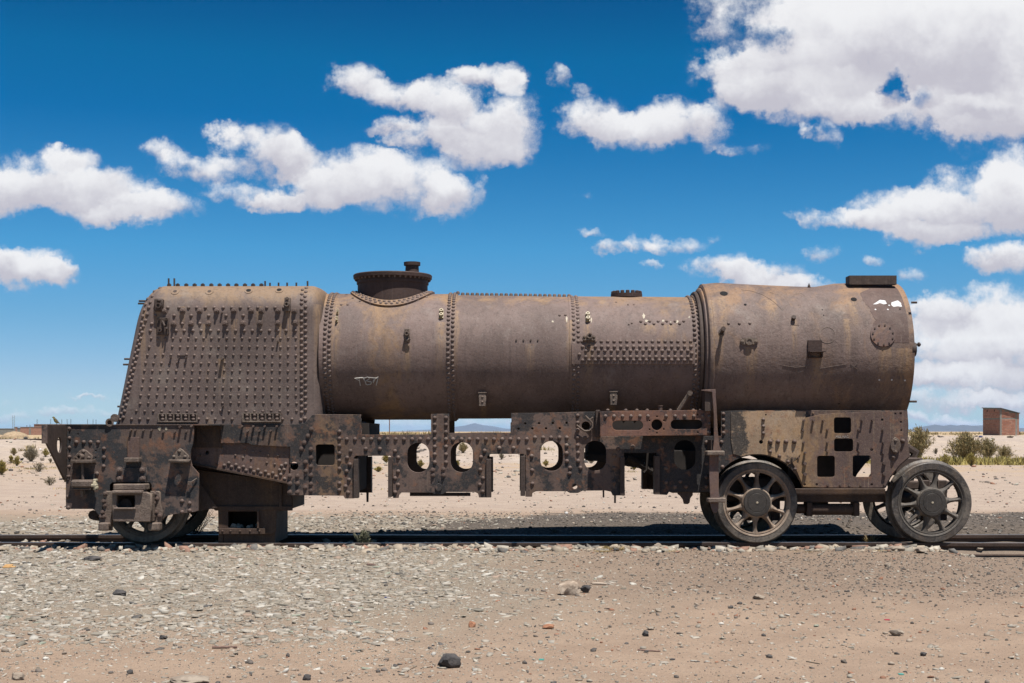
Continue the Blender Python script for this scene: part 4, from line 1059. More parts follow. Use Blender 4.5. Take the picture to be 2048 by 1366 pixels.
for u0, u1, v0, v1, gg in ((1043,1223,433,675,g3),(1398,1580,428,673,g3),(405,585,410,650,g4),(757,934,408,648,g4),(1480,1652,402,640,g4)):
    (a, b_), (c_, d_) = gg([(u0, v0), (u1, v1)]); holes.append(rrect(a, b_, c_, d_, (c_-a)*.47, 7))
hs = [circ(*p_, 2.4, 8) for p_ in g4([(283,270),(394,268),(505,266),(615,265),(229,312),(340,310),(450,309),(561,308)])]
hs += [circ(*g4([(770,288)])[0], 8.5), circ(*g4([(683,776)])[0], 5.0), circ(*g3([(1298,757)])[0], 1.6, 6)]
hs += [circ(*p_, r_, 10) for p_, r_ in zip(g5([(485,355),(518,170),(628,152),(735,168),(715,495)]), (4, 1.8, 1.8, 2.2, 2.6))]
ov = rrect(0,0,1,1,.1)
sq = [rrect(*g5([(a, b_)])[0], *g5([(c_, d_)])[0], 4.5) for a, b_, c_, d_ in ((983,187,1099,295),(984,332,1113,420),(868,449,988,594),(1111,447,1235,593))]
sqbig = [rrect(*g5([(a-12, b_-12)])[0], *g5([(c_+12, d_+12)])[0], 4.5) for a, b_, c_, d_ in ((983,187,1099,295),(984,332,1113,420),(868,449,988,594),(1111,447,1235,593))]
FRM = plate('frame_plate', outer, holes + hs + sqbig, YF, TF, M['frame'], LOCO)
Frbv = bvh_of(FRM)
# far plate, the same pattern
outw = [(X(a, YF), Z(b_, YF)) for a, b_ in outer]; holw = [[(X(a, YF), Z(b_, YF)) for a, b_ in h_] for h_ in holes]
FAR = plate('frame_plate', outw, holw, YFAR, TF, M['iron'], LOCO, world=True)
# front cover plate (purple rust) with four square windows
lo_ = [(1609,836),(1640,829),(1680,826),(1760,823),(1814.5,822.5),(1815.5,850),(1814.5,880),(1817,905),(1819,912.5),(1798,931),(1780,954),(1770,974),(1768,975.2),(1640,975),(1607,973.5),(1592,938),(1585,925),(1600,915),(1606,880)]
small = [circ(*p_, r_, 8) for p_, r_ in zip(g5([(842,156),(1065,152),(1402,162),(1438,160),(1440,218),(1442,275),(1312,203),(1240,408),(783,645),(865,645),(1240,645)]), (2.2,1.8,2,2.6,2.3,2,2.6,3,2.6,2.6,2.6))]
OVL = plate('cover_plate', lo_, sq + small, YF-.012, .012, M['coverplate'], FRM, bev=.0015); Obv = bvh_of(OVL)
# tan painted panel between arch and cover plate
TANP = rust('tan_painted_plate', (.43, .325, .225), (.50, .33, .17), (.13, .10, .08), (.48, .39, .30), .45, .40, .24, paint=.40, orange=.3, dzones=[(2.16, .24, .14), (2.45, .14, -.05)])
tp = [(1462,824),(1520,822.5),(1612,822.5),(1608,870),(1604,905),(1590,921),(1574,932)] + arc(1514, 1007, 99, -52, -108, 9) + [(1466,908),(1462,880)]
TP = plate('arch_plate', tp, [circ(*g5([(485,355)])[0], 4, 12), circ(*g5([(518,170)])[0], 1.8, 8)], YF-.008, .009, TANP, FRM, bev=.0012); TPbv = bvh_of(TP)
FO = [Obv, TPbv, Frbv]
allr = g3([(u, 403) for u in (548,615,683,748,815,882,948,1016,1083,1148,1215,1268,1360,1418,1487,1552,1620,1688,1753,1821,1888,1955,2022)]
   + [(u, v) for u in (1268,1360) for v in (228,285,345,465,528,593)] + [(487,v) for v in (340,398,457,519,580,765,820)] + [(487,645)]
   + [(579,500),(550,555),(573,610),(545,665),(565,735),(537,790),(558,840),(703,482),(818,482),(942,500),(968,553),(968,667),(943,723),(968,777),(943,838),(1676,497),(1797,475),(1913,475),(1647,550),(1641,653),(1663,723),(1636,777),(1660,833)])
allr += g4([(u, 382) for u in (362,427,491,559,616,705,764)] + [(616,445),(616,508),(619,572),(643,625),(640,670),(705,445),(708,505),(708,570),(727,625),(705,205),(705,263),(705,322),(310,480),(335,530),(338,645),(340,753),
   (1030,470),(1147,455),(1000,525),(1383,468),(998,628),(998,743),(1412,628),(1415,740),(1530,735),(1487,775),(1577,775),(1740,420),(1740,590),(1740,700),(1740,775)])
rivets(Frbv, allr, .021, FRM, M['frivet'])
bl_ = g3([(255,485),(253,553),(253,625),(253,697),(253,768),(253,823),(210,590),(212,663),(208,797),(258,320),(230,375),(200,430),(177,480),(80,703),(80,765),(80,835),(143,703),(143,763),(143,835),(1252,655),(1252,697),(1339,648),(1339,697)])
rivets(Frbv, bl_, 0, FRM, M['frivet'], 'bolt', BOLT2)
rivets(FO, g5([(500,202),(500,248),(500,295),(547,420),(610,450),(670,490),(718,540)]), .019, FRM, M['frivet'], h=.022)
rivets(FO, g5([(547,352),(600,352),(655,352),(712,352),(1452,348),(1387,460)]), .024, FRM, M['frivet'], h=.032)
rivets(FO, g5([(228,163),(228,205),(228,248),(228,293),(215,355),(222,525)]), .02, FRM, M['frivet'])
for pts, r, ln in ((g5([(775,208),(840,208),(907,208),(1173,205),(1243,205),(1315,272),(783,428),(1318,358)]), .012, .036), (g5([(770,275),(937,270),(1150,270),(937,358),(1150,358),(775,358),(1152,415),(1318,430),(697,465),(738,462),(1025,650)]), .012, .024),
                   (g5([(783,502),(783,575),(1325,498),(1325,572)]), .019, .026), (g5([(937,415),(940,648),(1088,650),(1165,648),(1325,645)]), .012, .012)):
    for p_ in pts:
        studs(FO, [p_], r, ln).build('stud', M['frivet'], OVL, sm=40)
# oval cover
oc = [(1403,322),(1425,335),(1442,370),(1438,400),(1420,425),(1405,438),(1388,425),(1372,400),(1370,375),(1385,340)]
OC = plate('oval_cover', g5(oc), [], YF-.012-.030, .032, M['cast'], OVL)
q = MB()
for u, v_ in ((1405,345),(1405,422)): h_ = g5([(u, v_)])[0]; q.dome((X(h_[0], YF-.05), YF-.042, Z(h_[1], YF-.05)), (0,-1,0), .016, .012)
build_each(q, 'bolt', M['cast'], OC, sm=40)
# scratched name on the cover plate
def scr(u0, v0, s, strokes): return [[(u0+a*s, v0+b_*s) for a, b_ in st] for st in strokes]
let = {'M': [[(0,4),(.4,0),(1.6,3),(2.8,0),(3.2,4)]], 'O': [[(0,2),(1,0),(2.2,.6),(2.4,3),(1,4),(0,2)]], 'L': [[(0,0),(.3,4),(2.2,3.8)]], 'N': [[(0,4),(.2,0),(2,4),(2.2,0)]], 'A': [[(0,4),(1.2,0),(2.4,4)],[(.5,2.6),(2,2.6)]], 'G': [[(2.4,.5),(.8,0),(0,2),(.9,4),(2.4,3.2),(2.2,2.2)]]}
st_ = []; cx_ = 1671.5
for ch in 'MOLMAG':
    st_ += scr(cx_, 871, 1.25, let[ch]); cx_ += 1.25*(4.0 if ch == 'M' else 3.2)
chalk(Obv, st_, .0016, M['chalk'], OVL, 'scratched_name', .002)
# horn blocks beside the axle gaps
def bar(name, px0, px1, py0, py1, Y0, Y1, mat, parent, b=.003):
    return MB().box(X(px0, Y0), X(px1, Y0), Y0, Y1, Z(py1, Y0), Z(py0, Y0), b).build(name, mat, parent)
for px0, px1, py0, py1 in ((707,716,918,996.5),(776,784,914,994),(972.5,982.5,918,995),(1041,1050.5,912,992),(1240.5,1249.5,914,991),(1309,1320,912,989)):
    bar('horn_block', px0, px1, py0, py1, YF-.03, YF+.10, M['iron'], FRM)
    xa, xb = X(px0, YF-.03), X(px1, YF-.03); MB().box(xa, xb, YFAR-.07, YFAR+.06, Z(py1, YF-.03), Z(py0, YF-.03), .003).build('horn_block', M['iron'], FAR)
# stretchers and inner gear between the plates
q = MB(); q.box(X(590, 13.5), X(712, 13.5), 13.62, 14.5, Z(985, 13.5), Z(842, 13.5), .01)
q.box(X(722, YF+.1)-.02, X(748, 14.0), 13.5, 14.6, Z(870, 13.6), Z(846, 13.6))
q.build('frame_stretcher', M['shade_black'], LOCO)
q = MB(); q.tube([P(1255, 915, 13.7), P(1310, 945, 13.7), P(1440, 975, 13.9)], .04, 8); q.tube([P(1295, 905, 13.6), P(1293, 940, 13.6), P(1288, 945, 13.6)], .012, 6)
q.box(X(1175, 13.8), X(1420, 13.8), 13.75, 14.3, Z(922, 13.8), Z(860, 13.8), .01); q.box(X(1340,13.7), X(1430,13.7), 13.6, 14.4, Z(985,13.7), Z(900,13.7), .01)
q.add([(X(1170,13.9),13.7,Z(905,13.9)),(X(1420,13.9),13.7,Z(935,13.9)),(X(1420,13.9),13.7,Z(960,13.9)),(X(1170,13.9),13.7,Z(918,13.9)),(X(1170,13.9),14.3,Z(905,13.9)),(X(1420,13.9),14.3,Z(935,13.9)),(X(1420,13.9),14.3,Z(960,13.9)),(X(1170,13.9),14.3,Z(918,13.9))], [(0,1,2,3),(4,5,6,7),(0,4,5,1),(3,2,6,7),(0,3,7,4),(1,2,6,5)])
q.build('cylinder_casting', M['shade_black'], LOCO, sm=40)
q = MB(); q.box(X(1600, 13.6), X(1795, 13.6), 13.62, 13.66, Z(905, 13.6), Z(822, 13.6)); q.box(X(1610, 13.6), X(1700, 13.6), 13.66, 14.45, Z(960, 13.6), Z(840, 13.6)); q.box(X(1465, 13.6), X(1600, 13.6), 13.66, 14.45, Z(898, 13.6), Z(830, 13.6))
q.build('frame_stretcher', M['shade_black'], LOCO)
q = MB()
for u, r in ((730,.01),):
    q.cyl(P(735, 984, 14.6), P(735, 1004, 14.6), .014, .012); 
q.cyl(P(912/4.018+980, 981, YF+.06), P(912/4.018+980, 995, YF+.06), .009); q.cyl(P(1230, 990, YF+.02), P(1230, 1006, YF+.02), .010)
q.box(X(820, 14.6), X(941, 14.6), 14.58, 14.6, Z(992, 14.6), Z(985, 14.6))
q.build('hanging_rods', M['iron'], FRM, sm=40)
plate('hanging_lug', g4([(1510,812),(1630,812),(1630,845),(1610,870),(1605,905),(1590,918),(1562,916),(1553,880),(1530,850),(1512,838)]), [], YF+.04, .06, M['iron'], FRM)
OVD = plate('keeper_plate', g3([(1298,765),(1318,772),(1328,795),(1322,820),(1298,832),(1276,820),(1270,795),(1280,772)]), [], YF-.012, .014, M['frame'], FRM)
# wooden-shaped motion bracket with slots
bo = g4([(885,172),(1000,168),(1200,166),(1500,164),(1770,158),(1772,362),(885,372)])
bh = [rrect(*g4([(a, b_)])[0], *g4([(c_, d_)])[0], g_) for a, b_, c_, d_, g_ in ((983,247,1230,322,8.8),(1452,240,1706,315,8.8))] + [circ(*g4([(1341,280)])[0], 11)]
bh += [circ(*p_, 1.7, 8) for p_ in g4([(1342,213),(1397,244),(1283,246),(1283,316),(1397,315),(1342,345),(1670,340),(1668,197)])]
YB = 13.14
BRK = plate('motion_bracket', bo, bh, YB, .018, M['bracket'], LOCO); Bbv = bvh_of(BRK)
rivets(Bbv, g4([(u, 210) for u in (928,997,1065,1133,1205,1270,1415,1488,1562,1638,1712,1760)] + [(1760,272),(1760,340)]), .0185, BRK, M['frivet'])
q = MB(); a, b_ = g4([(1280, 168)])[0]
q.box(X(a, YB), X(1421, YB), YB+.018, YF, Z(b_+3, YB), Z(b_-.5, YB)); q.box(X(1199, YB), X(1212, YB), YB+.018, YF, Z(b_+3.5, YB), Z(b_-.0, YB)); q.box(X(1200,YB), X(1420,YB), YB+.018, YB+.05, Z(872,YB), Z(868,YB))
q.build('bracket_flange', M['bracket'], BRK); MB().box(X(1215,YB+.1), X(1418,YB+.1), YB+.08, YB+.10, Z(867,YB+.1), Z(830,YB+.1)).build('slot_shade_sheet', M['shade_black'], BRK)  # near-black sheet added behind the slots so they look dark inside
q = MB()
for u in (950,1095,1185,1268,1455,1640,1700,1760): h_ = g4([(u, 164)])[0]; q.dome((X(h_[0], YB), YB+.06, Z(h_[1]-.6, YB+.05)), (0,0,1), .018)
h_ = g4([(1368, 140)])[0]; q.lathe((X(h_[0], YB+.08), YB+.08, Z(822, YB+.08)), (0,0,1), [(0,.022),(.045,.022),(.047,.027),(.056,.027),(.056,.015)], 12, False, True)
q.build('flange_rivets', M['frivet'], BRK, sm=50)
bar('edge_bar', *[g4([(850,160)])[0][0], g4([(885,160)])[0][0]], 820, 875, YF-.06, YF, M['iron'], FRM)
# curled pipe end
g = lambda pts: [P(a, b_, YF-.03) for a, b_ in g4(pts)]
q = MB(); q.tube(g([(695,282),(730,310),(760,330),(800,328),(825,300),(822,265),(800,240),(766,208)]), .010, 8); q.tube(g([(800,240),(830,218)]), .008, 6); q.build('bent_pipe', M['cast'], FRM, sm=60)
# lever
q = MB(); q.tube([P(1357, 821, 13.3), P(1380, 786, 13.25)], .022, 6); q.cyl(P(1380, 786, 13.27), P(1380, 786, 13.22), .026, None, 12); q.build('lever', M['cast'], LOCO, sm=40)
# tall post with two steps
YP = 13.06
PO = plate('step_post', g4([(1700,-2),(1812,-6),(1815,60),(1822,150),(1828,300),(1840,440),(1855,475),(1862,492),(1845,500),(1838,540),(1838,820),(1845,862),(1850,870),(1840,880),(1836,960),(1815,992),(1795,985),(1780,950),(1765,890),(1770,862),(1762,700),(1765,540),(1760,500),(1795,480),(1800,400),(1798,200),(1788,70),(1785,15),(1700,6)][::-1]), [], YP, .03, M['overlay'], LOCO)
q = MB()
for u0, u1, v0, v1 in ((1743,1886,488,525),(1752,1896,868,904)):
    (a, b_), (c_, d_) = g4([(u0, v0), (u1, v1)]); q.box(X(a, YP-.04), X(c_, YP-.04), YP-.05, YP+.09, Z(d_, YP-.04), Z(b_, YP-.04), .008)
q.build('step_tread', M['cast'], PO)
q = MB(); q.box(X(1411, YP), X(1424, YP), YP+.03, YF-.02, Z(822, YP), Z(778, YP)); q.box(X(1423,YP), X(1438,YP), YP+.031, YF-.002, Z(905,YP), Z(880,YP)); q.box(X(1426,YP), X(1436,YP), YP+.031, YF-.002, Z(975,YP), Z(950,YP))
build_each(q, 'post_web', M['iron'], PO)

# ---- trailing frame, left
g2 = lambda pts: crop(60, 800, 3.4133, pts)
to = [(131.5,850),(388,850.5),(388,862),(386,888),(382,900),(380.5,916),(384,932),(391,940),(397.5,947),(397.5,1021),(388,1024),(341,1029.5),(331,1033),(324,1041),(303,1041),(303,970),(300,965),(224,965),(220,970),(220,1041),(206,1041),(198,1031),(190,1021),(185,1018),(131.5,1018)]
TR = plate('trailing_frame', to, [circ(*p_, r_, 8) for p_, r_ in zip(g2([(328,233),(450,347),(448,395),(448,438)]), (1.7,1.7,1.5,1.5))], YT, .03, M['truck'], LOCO); Tbv = bvh_of(TR)
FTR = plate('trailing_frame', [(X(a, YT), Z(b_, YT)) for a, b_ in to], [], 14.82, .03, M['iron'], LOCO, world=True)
rivets(Tbv, g2([(268,195),(268,260),(268,325),(268,388),(265,455),(262,522),(260,660),(262,735),(317,288),(367,288),(413,288),(465,288),(505,332),(505,392),(503,453),(457,502),(1038,690),(1038,765),(1090,705),(1090,755)]), .021, TR, M['frivet'])
for p_ in g2([(690,205),(1028,183),(1107,178),(1148,203)]): studs(Tbv, [p_], .012, .045).build('stud', M['frivet'], TR, sm=40)
for p_ in g2([(720,205),(775,205),(830,205),(912,215),(990,215),(1067,215)]): studs([Tbv], [p_], .012, .022).build('stud', M['frivet'], TR, sm=40)
for p_ in g2([(1450,180),(1527,180),(1605,180),(1687,180),(1488,210),(1567,210),(1645,210)]): studs([Frbv], [p_], .011, .040).build('stud', M['frivet'], FRM, sm=40)
for (u, v_, r) in ((885,195,9),(930,195,8),(1010,180,7),(1062,178,8)):
    h_ = g2([(u, v_)])[0]; skin('scraped_spot', Tbv, blobpoly(h_[0], h_[1], r/2.6, r/2.4), M['rust_pale'], TR)
# end web and headstock (stands out towards the viewer, seen edge-on)
xw = X(134, YT)
def web(outl, hole, x, th, name, mat, parent):
    me = plate_mesh(name, outl, hole, 0.0, th, .002, world=True)   # drawn in XZ, then turned so its X axis runs along -Y
    co = np.empty(len(me.vertices)*3, 'f'); me.vertices.foreach_get('co', co); co = co.reshape(-1, 3)
    co = np.stack([x - co[:, 1], co[:, 0], co[:, 2]], 1); me.vertices.foreach_set('co', co.ravel()); me.flip_normals(); me.update()
    return put(name, me, mat, parent)
ze = lambda py, Y: Z(py, Y)
Ye = 12.62
web([(Ye, ze(851, Ye)), (YT, ze(850.5, YT)), (YT, ze(960, YT)), (YT-.06, ze(959, YT-.06)), (Ye, ze(887, Ye))], [circ(YT-.22, ze(890, YT-.2), .065, 18, .078)], xw, .02, 'end_web', M['iron'], TR)
web([(YT+.03, .55), (14.82, .55), (14.82, ze(850.5, YT)), (YT+.03, ze(850.5, YT))], [], xw, .02, 'headstock', M['iron'], TR)
q = MB(); q.box(xw-.05, xw+.004, Ye-.012, Ye, ze(887, Ye), ze(850, Ye), .002); q.box(xw+.004, xw+.02, YT-.012, YT, ze(960, YT), ze(853, YT), .002); q.box(xw-.03, xw+.0, Ye, YT, ze(851.5, YT), ze(849.8, YT), .001); q.build('web_flange', M['truck'], TR)
q = MB()
for v_ in (325, 390, 457, 522): h_ = g2([(246, v_)])[0]; q.dome((X(h_[0], YT)+.0, YT-.012, Z(h_[1]+2, YT)), (0,-1,0), .012, .016)
build_each(q, 'bolt', M['frivet'], TR, sm=40)
# deck edge along the top
q = MB(); q.box(X(133, YT), X(441, YT), YT-.012, YT+.20, Z(850.6, YT), Z(848.6, YT), .001); DK = q.build('deck_edge', M['truck'], TR)
# dark gap between trailing frame and main frame, and the slanted equaliser web
q = MB(); q.box(X(384, 13.4), X(445, 13.4), YF+.02, YF+.04, Z(895, 13.4), Z(848, 13.4)); q.add([P(393, 858, YF), P(413, 878, YF), P(413, 886, YF), P(393, 886, YF)], [(0,1,2,3)]); q.build('gap_plate', M['ash'], FRM)
eq = [(378,905)] + arc(402, 905, 21, 175, 280, 8)[1:] + [(440,884),(500,885),(581,888),(582,930),(578,952),(574,966),(383,928)]
EQ = plate('equaliser_web', eq, [circ(413.8, 905.5, 4, 12)], YF+.035, .03, M['overlay'], FRM); Ebv = bvh_of(EQ)
g9 = lambda pts: crop(380, 870, 6.505, pts)
rivets(Ebv, g9([(445,395),(505,365),(540,415),(598,388),(638,435),(695,412),(730,460),(790,430),(832,478),(885,452),(922,500),(982,475),(1022,520),(1077,495),(1120,540),(1190,400),(1245,375),(1165,455),(1225,452),(1180,515),(1230,570)]), .0185, EQ, M['frivet'])
build_each(dots(Ebv, g9([(425,165),(590,265),(715,195),(820,210),(690,295),(795,310),(1145,265),(915,220),(1020,262),(1000,360),(1103,380),(1225,245),(145,265),(75,310),(355,375)]), .013), 'rivet', M['frivet'], EQ, sm=50)
bar('angle_iron', 0, 0, 0, 0, 0, 0, None, None) if False else None
q = MB(); a_, b2 = P(383, 927, YF+.0), P(574.5, 965, YF+.0); dv = Vector((0, .12, 0)); dn = Vector((0, 0, -.012))
q.add([a_+Vector((0,0,.006)), b2+Vector((0,0,.006)), b2+dn, a_+dn, a_+dv+Vector((0,0,.006)), b2+dv+Vector((0,0,.006)), b2+dv+dn, a_+dv+dn], [(0,1,2,3),(4,7,6,5),(0,4,5,1),(3,2,6,7),(0,3,7,4),(1,5,6,2)])
q.build('angle_iron', M['ash'], EQ)
# ash pan
YA = 13.52
ap = [(392,938),(574,964),(579,972),(585,990),(585,1014),(576,1017),(560,1021),(437,1023),(430,1012),(402,990),(392,975)]
AP = plate('ash_pan', ap, [], YA, .05, M['ash'], LOCO, bev=.006)
q = MB(); q.box(X(392,YA+.05), X(582,YA+.05), YA+.05, 14.45, Z(1018,YA+.05), Z(930,YA+.05)); q.box(X(558,YA-.04), X(563,YA-.04), YA-.03, YA, Z(1016,YA), Z(968,YA)); q.box(X(432,YA-.02), X(585,YA-.02), YA-.025, YA, Z(1021,YA), Z(1012,YA), .004)
q.add([P(396,987,YA-.01), P(436,1016,YA-.01), P(432,1022,YA-.01), P(396,993,YA-.01)], [(0,1,2,3)])
q.build('pan_body', M['ash'], AP)
YG = 13.50
hp = plate('ash_hopper', [(436,1020),(553,1020),(551,1063),(546,1068),(437,1068)], [rrect(456, 1023, 514, 1056, 2)], YG, .03, M['ash'], AP)
q = MB(); q.box(X(437,YG+.03), X(446,YG+.03), YG+.03, 14.3, .05, Z(1020,YG)); q.box(X(540,YG+.03), X(550,YG+.03), YG+.03, 14.3, .05, Z(1020,YG)); q.box(X(446,YG+.03), X(540,YG+.03), 14.0, 14.05, .05, Z(1020,YG)); q.box(X(514,YG-.03), X(518,YG-.03), YG-.03, YG, Z(1056,YG), Z(1022,YG)); q.box(X(438,YG-.02), X(530,YG-.02), YG-.02, YG-.001, Z(1068,YG), Z(1057,YG), .003)
q.build('hopper_sides', M['ash'], hp)
q = MB()
for px in (445, 461, 480, 500, 519): q.dome((X(px,YG-.02), YG-.02, Z(1062.5,YG-.02)), (0,-1,0), .013, .008)
build_each(q, 'rivet', M['ash'], hp, sm=50)
for i in range(26):
    rr_2 = random.uniform(.015, .035); v_, f_ = None, None
    q = MB(); q.lathe((random.uniform(X(458,13.6), X(512,13.6)), random.uniform(13.55, 13.72), random.uniform(.14, .22)), (random.uniform(-1,1), random.uniform(-1,1), random.uniform(-.5,1)), [(-rr_2, .0001), (-rr_2*.7, rr_2*.8), (rr_2*.2, rr_2), (rr_2*.8, rr_2*.5), (rr_2*.9, .0001)], 6)
    q.build('stone', M['ballast'], hp)
MB().box(X(447,YG+.03), X(540,YG+.03), YG+.035, 14.0, .06, .15).build('ash_heap', M['ash'], hp)
# axle box group
YX = 12.98
def cheek(u, feet, name='horn_cheek'):
    return plate(name, g2(u), [], YT-.05, .05, M['cast'], TR, bev=.006)
CK1 = cheek([(498,628),(515,622),(556,622),(560,650),(560,780),(556,892),(465,890),(468,850),(475,800),(500,770),(496,700)], 0)
CK2 = cheek([(822,622),(875,622),(886,632),(887,700),(905,760),(903,790),(893,830),(882,892),(808,892),(800,860),(815,830),(820,700)], 0)
q = MB()
for u0, u1 in ((466,536),(806,884)):
    (a, b_), (c_, d_) = g2([(u0, 838), (u1, 893)]); q.box(X(a,YT-.13), X(c_,YT-.13), YT-.14, YT-.02, Z(d_,YT-.13), Z(b_,YT-.13), .012)
q.build('cheek_feet', M['cast'], CK1)
for u, v_ in ((515,640),(505,690),(510,720),(497,765),(487,795),(505,795),(852,640),(868,672),(850,700),(862,765),(852,790),(885,790)):
    a, b_ = g2([(u, v_)])[0]; put('bolt', BOLT2, M['cast'], CK1, (X(a,YT-.05), YT-.05, Z(b_,YT-.05)), Vector((0,-1,0)).to_track_quat('Z','Y'))
ab = g2([(560,640),(575,632),(790,628),(826,640),(826,826),(815,832),(572,830),(562,815)])
AX = plate('axle_box', ab, [g2([(592,650),(712,650),(716,660),(714,728),(706,735),(600,735),(590,725)])], YX, .06, M['cast'], LOCO, bev=.006)
q = MB(); (a, b_), (c_, d_) = g2([(562, 640), (826, 828)])
q.box(X(a,YX)+.0, X(a,YX)+.03, YX+.06, YT+.02, Z(d_,YX), Z(b_,YX)); q.box(X(c_,YX)-.03, X(c_,YX), YX+.06, YT+.02, Z(d_,YX), Z(b_,YX)); q.box(X(a,YX)+.03, X(c_,YX)-.03, YX+.06, YT+.02, Z(d_,YX), Z(d_,YX)+.03)
q.build('box_sides', M['cast'], AX)
q = MB(); (a, b_), (c_, d_) = g2([(556, 618), (828, 640)]); q.box(X(a,YX-.03), X(c_,YX-.03)-.09, YX-.035, YX+.15, Z(d_,YX-.03), Z(b_,YX-.03), .008)
(a, b_), (c_, d_) = g2([(566, 735), (718, 748)]); q.box(X(a,YX-.03), X(c_,YX-.03), YX-.03, YX, Z(d_,YX-.03), Z(b_,YX-.03), .006)
q.build('box_lip', M['cast'], AX)
q = MB(); (a, b_), (c_, d_) = g2([(566, 574), (784, 616)]); q.box(X(a,YX+.04), X(c_,YX+.04), YX+.04, YT+.12, Z(d_,YX+.04), Z(b_,YX+.04), .008)
q.build('spring_seat', M['cast'], AX)
q = MB(); q.lathe(P(252, 1010, YX+.14), (0,-1,0), [(0,.065),(.02,.062),(.025,.0001)], 20); q.build('axle_end', M['iron'], AX, sm=40)
q = MB(); q.box(X(215,YT+.1), X(312,YT+.1), YT+.08, YT+.10, Z(1030,YT+.1), Z(960,YT+.1)); q.build('inner_guide', M['ash'], AX)
# mud crust on the box
# keeper plate and spring hangers above
plate('hanger_plate', g2([(593,462),(795,462),(795,562),(593,562)]), [], YT-.022, .024, M['truck'], TR)
for u, v_ in ((612,478),(768,478),(612,535),(768,535)):
    a, b_ = g2([(u, v_)])[0]; put('bolt', BOLT, M['frivet'], TR, (X(a,YT-.02), YT-.022, Z(b_,YT-.02)), Vector((0,-1,0)).to_track_quat('Z','Y'))
bar('hanger_plate', *[g2([(664,0)])[0][0], g2([(746,0)])[0][0]], 874, 918, YT-.016, YT, M['overlay'], TR)
bar('spring_stop', *[g2([(640,0)])[0][0], g2([(742,0)])[0][0]], 915.5, 924.5, YT-.11, YT-.0, M['cast'], TR, .006)
def tri(pts, u0, u1, v0, v1, hole=None, dep=.10):
    T = plate('hanger_lug', g2(pts), [], YT-.03, .032, M['cast'], TR, bev=.004)
    (a, b_), (c_, d_) = g2([(u0, v0), (u1, v1)]); xa, xb = X(a, YT-.08), X(c_, YT-.08); zt_ = Z(b_, YT-.08)
    pts = [(xa, YT-dep), (xb, YT-dep), (xb, YT-.002), (xa, YT-.002)]
    if hole:
        me = plate_mesh('lug_ledge', [(xa, YT-dep), (xb, YT-dep), (xb, YT-.002), (xa, YT-.002)], [circ((xa+xb)/2+.0, YT-dep*.55, hole[0], 12, hole[1])], 0.0, .03, .002, world=True)
        co = np.empty(len(me.vertices)*3, 'f'); me.vertices.foreach_get('co', co); co = co.reshape(-1, 3)
        co = np.stack([co[:, 0], co[:, 2], zt_ - co[:, 1]], 1); me.vertices.foreach_set('co', co.ravel()); me.update(); put('lug_ledge', me, M['cast'], TR)
    else: MB().box(xa, xb, YT-dep, YT-.002, zt_-.03, zt_, .004).build('lug_ledge', M['cast'], TR)
    return T
tri([(290,408),(300,385),(340,345),(362,335),(385,345),(425,380),(430,408)], 285, 432, 408, 428, None, .12)
tri([(965,408),(975,385),(1005,342),(1022,330),(1040,338),(1082,380),(1086,408)], 948, 1086, 406, 424, (.035, .020), .10)
q = MB()
for u, v_ in ((365,352),(320,395),(402,395),(1020,350),(982,387),(1058,387)):
    a, b_ = g2([(u, v_)])[0]; q.dome((X(a,YT-.03), YT-.03, Z(b_,YT-.03)), (0,-1,0), .018)
a, b_ = g2([(353,388)])[0]; q.lathe((X(a,YT-.03), YT-.03, Z(b_,YT-.03)), (-.2,-1,0), [(0,.032),(.06,.03),(.06,.016),(.03,.016)], 12, False, True)
q.build('lug_bolts', M['cast'], TR, sm=40)
q = MB(); q.cyl(P(164.5, 926, YT-.07), P(166, 962, YT-.07), .014); q.cyl(P(165, 978, YT-.07), P(165, 993, YT-.07), .014); q.cyl(P(165, 981, YT-.07), P(165, 987, YT-.07), .026, None, 6)
q.build('spring_rod', M['cast'], TR, sm=40)
(a, b_), (c_, d_) = g2([(278, 545), (425, 600)])
q = MB(); q.box(X(a,YT-.15), X(c_,YT-.15), YT-.17, YT-.02, Z(d_,YT-.15), Z(b_,YT-.15), .018); q.box(X(a+2,YT-.15), X(c_-3,YT-.15), YT-.16, YT-.03, Z(d_+3.5,YT-.15), Z(d_+1,YT-.15), .004); SB_ = q.build('rubber_spring_block', M['cast'], TR)
co = []
q = MB()
for i in range(9):
    a_ = random.uniform(-.015, .02); c2 = (X(189.5, YT-.15)+random.uniform(-.018,.012), YT-.13+random.uniform(-.03,.06), Z(969, YT-.15)+random.uniform(-.045,.04)); q.box(c2[0]-.014, c2[0]+.014, c2[1]-.03, c2[1]+.03, c2[2]-.012, c2[2]+.012, .004)
q.build('broken_end', M['bright'], SB_)
q = MB(); h_ = P(379, 967, YT-.03); q.box(h_.x-.018, h_.x+.022, h_.y-.008, h_.y, h_.z-.018, h_.z+.02, .003); q.tube([h_+Vector((.015,0,.012)), h_+Vector((.07,.02,.05))], .007); q.build('wire_tag', M['cast'], TR)

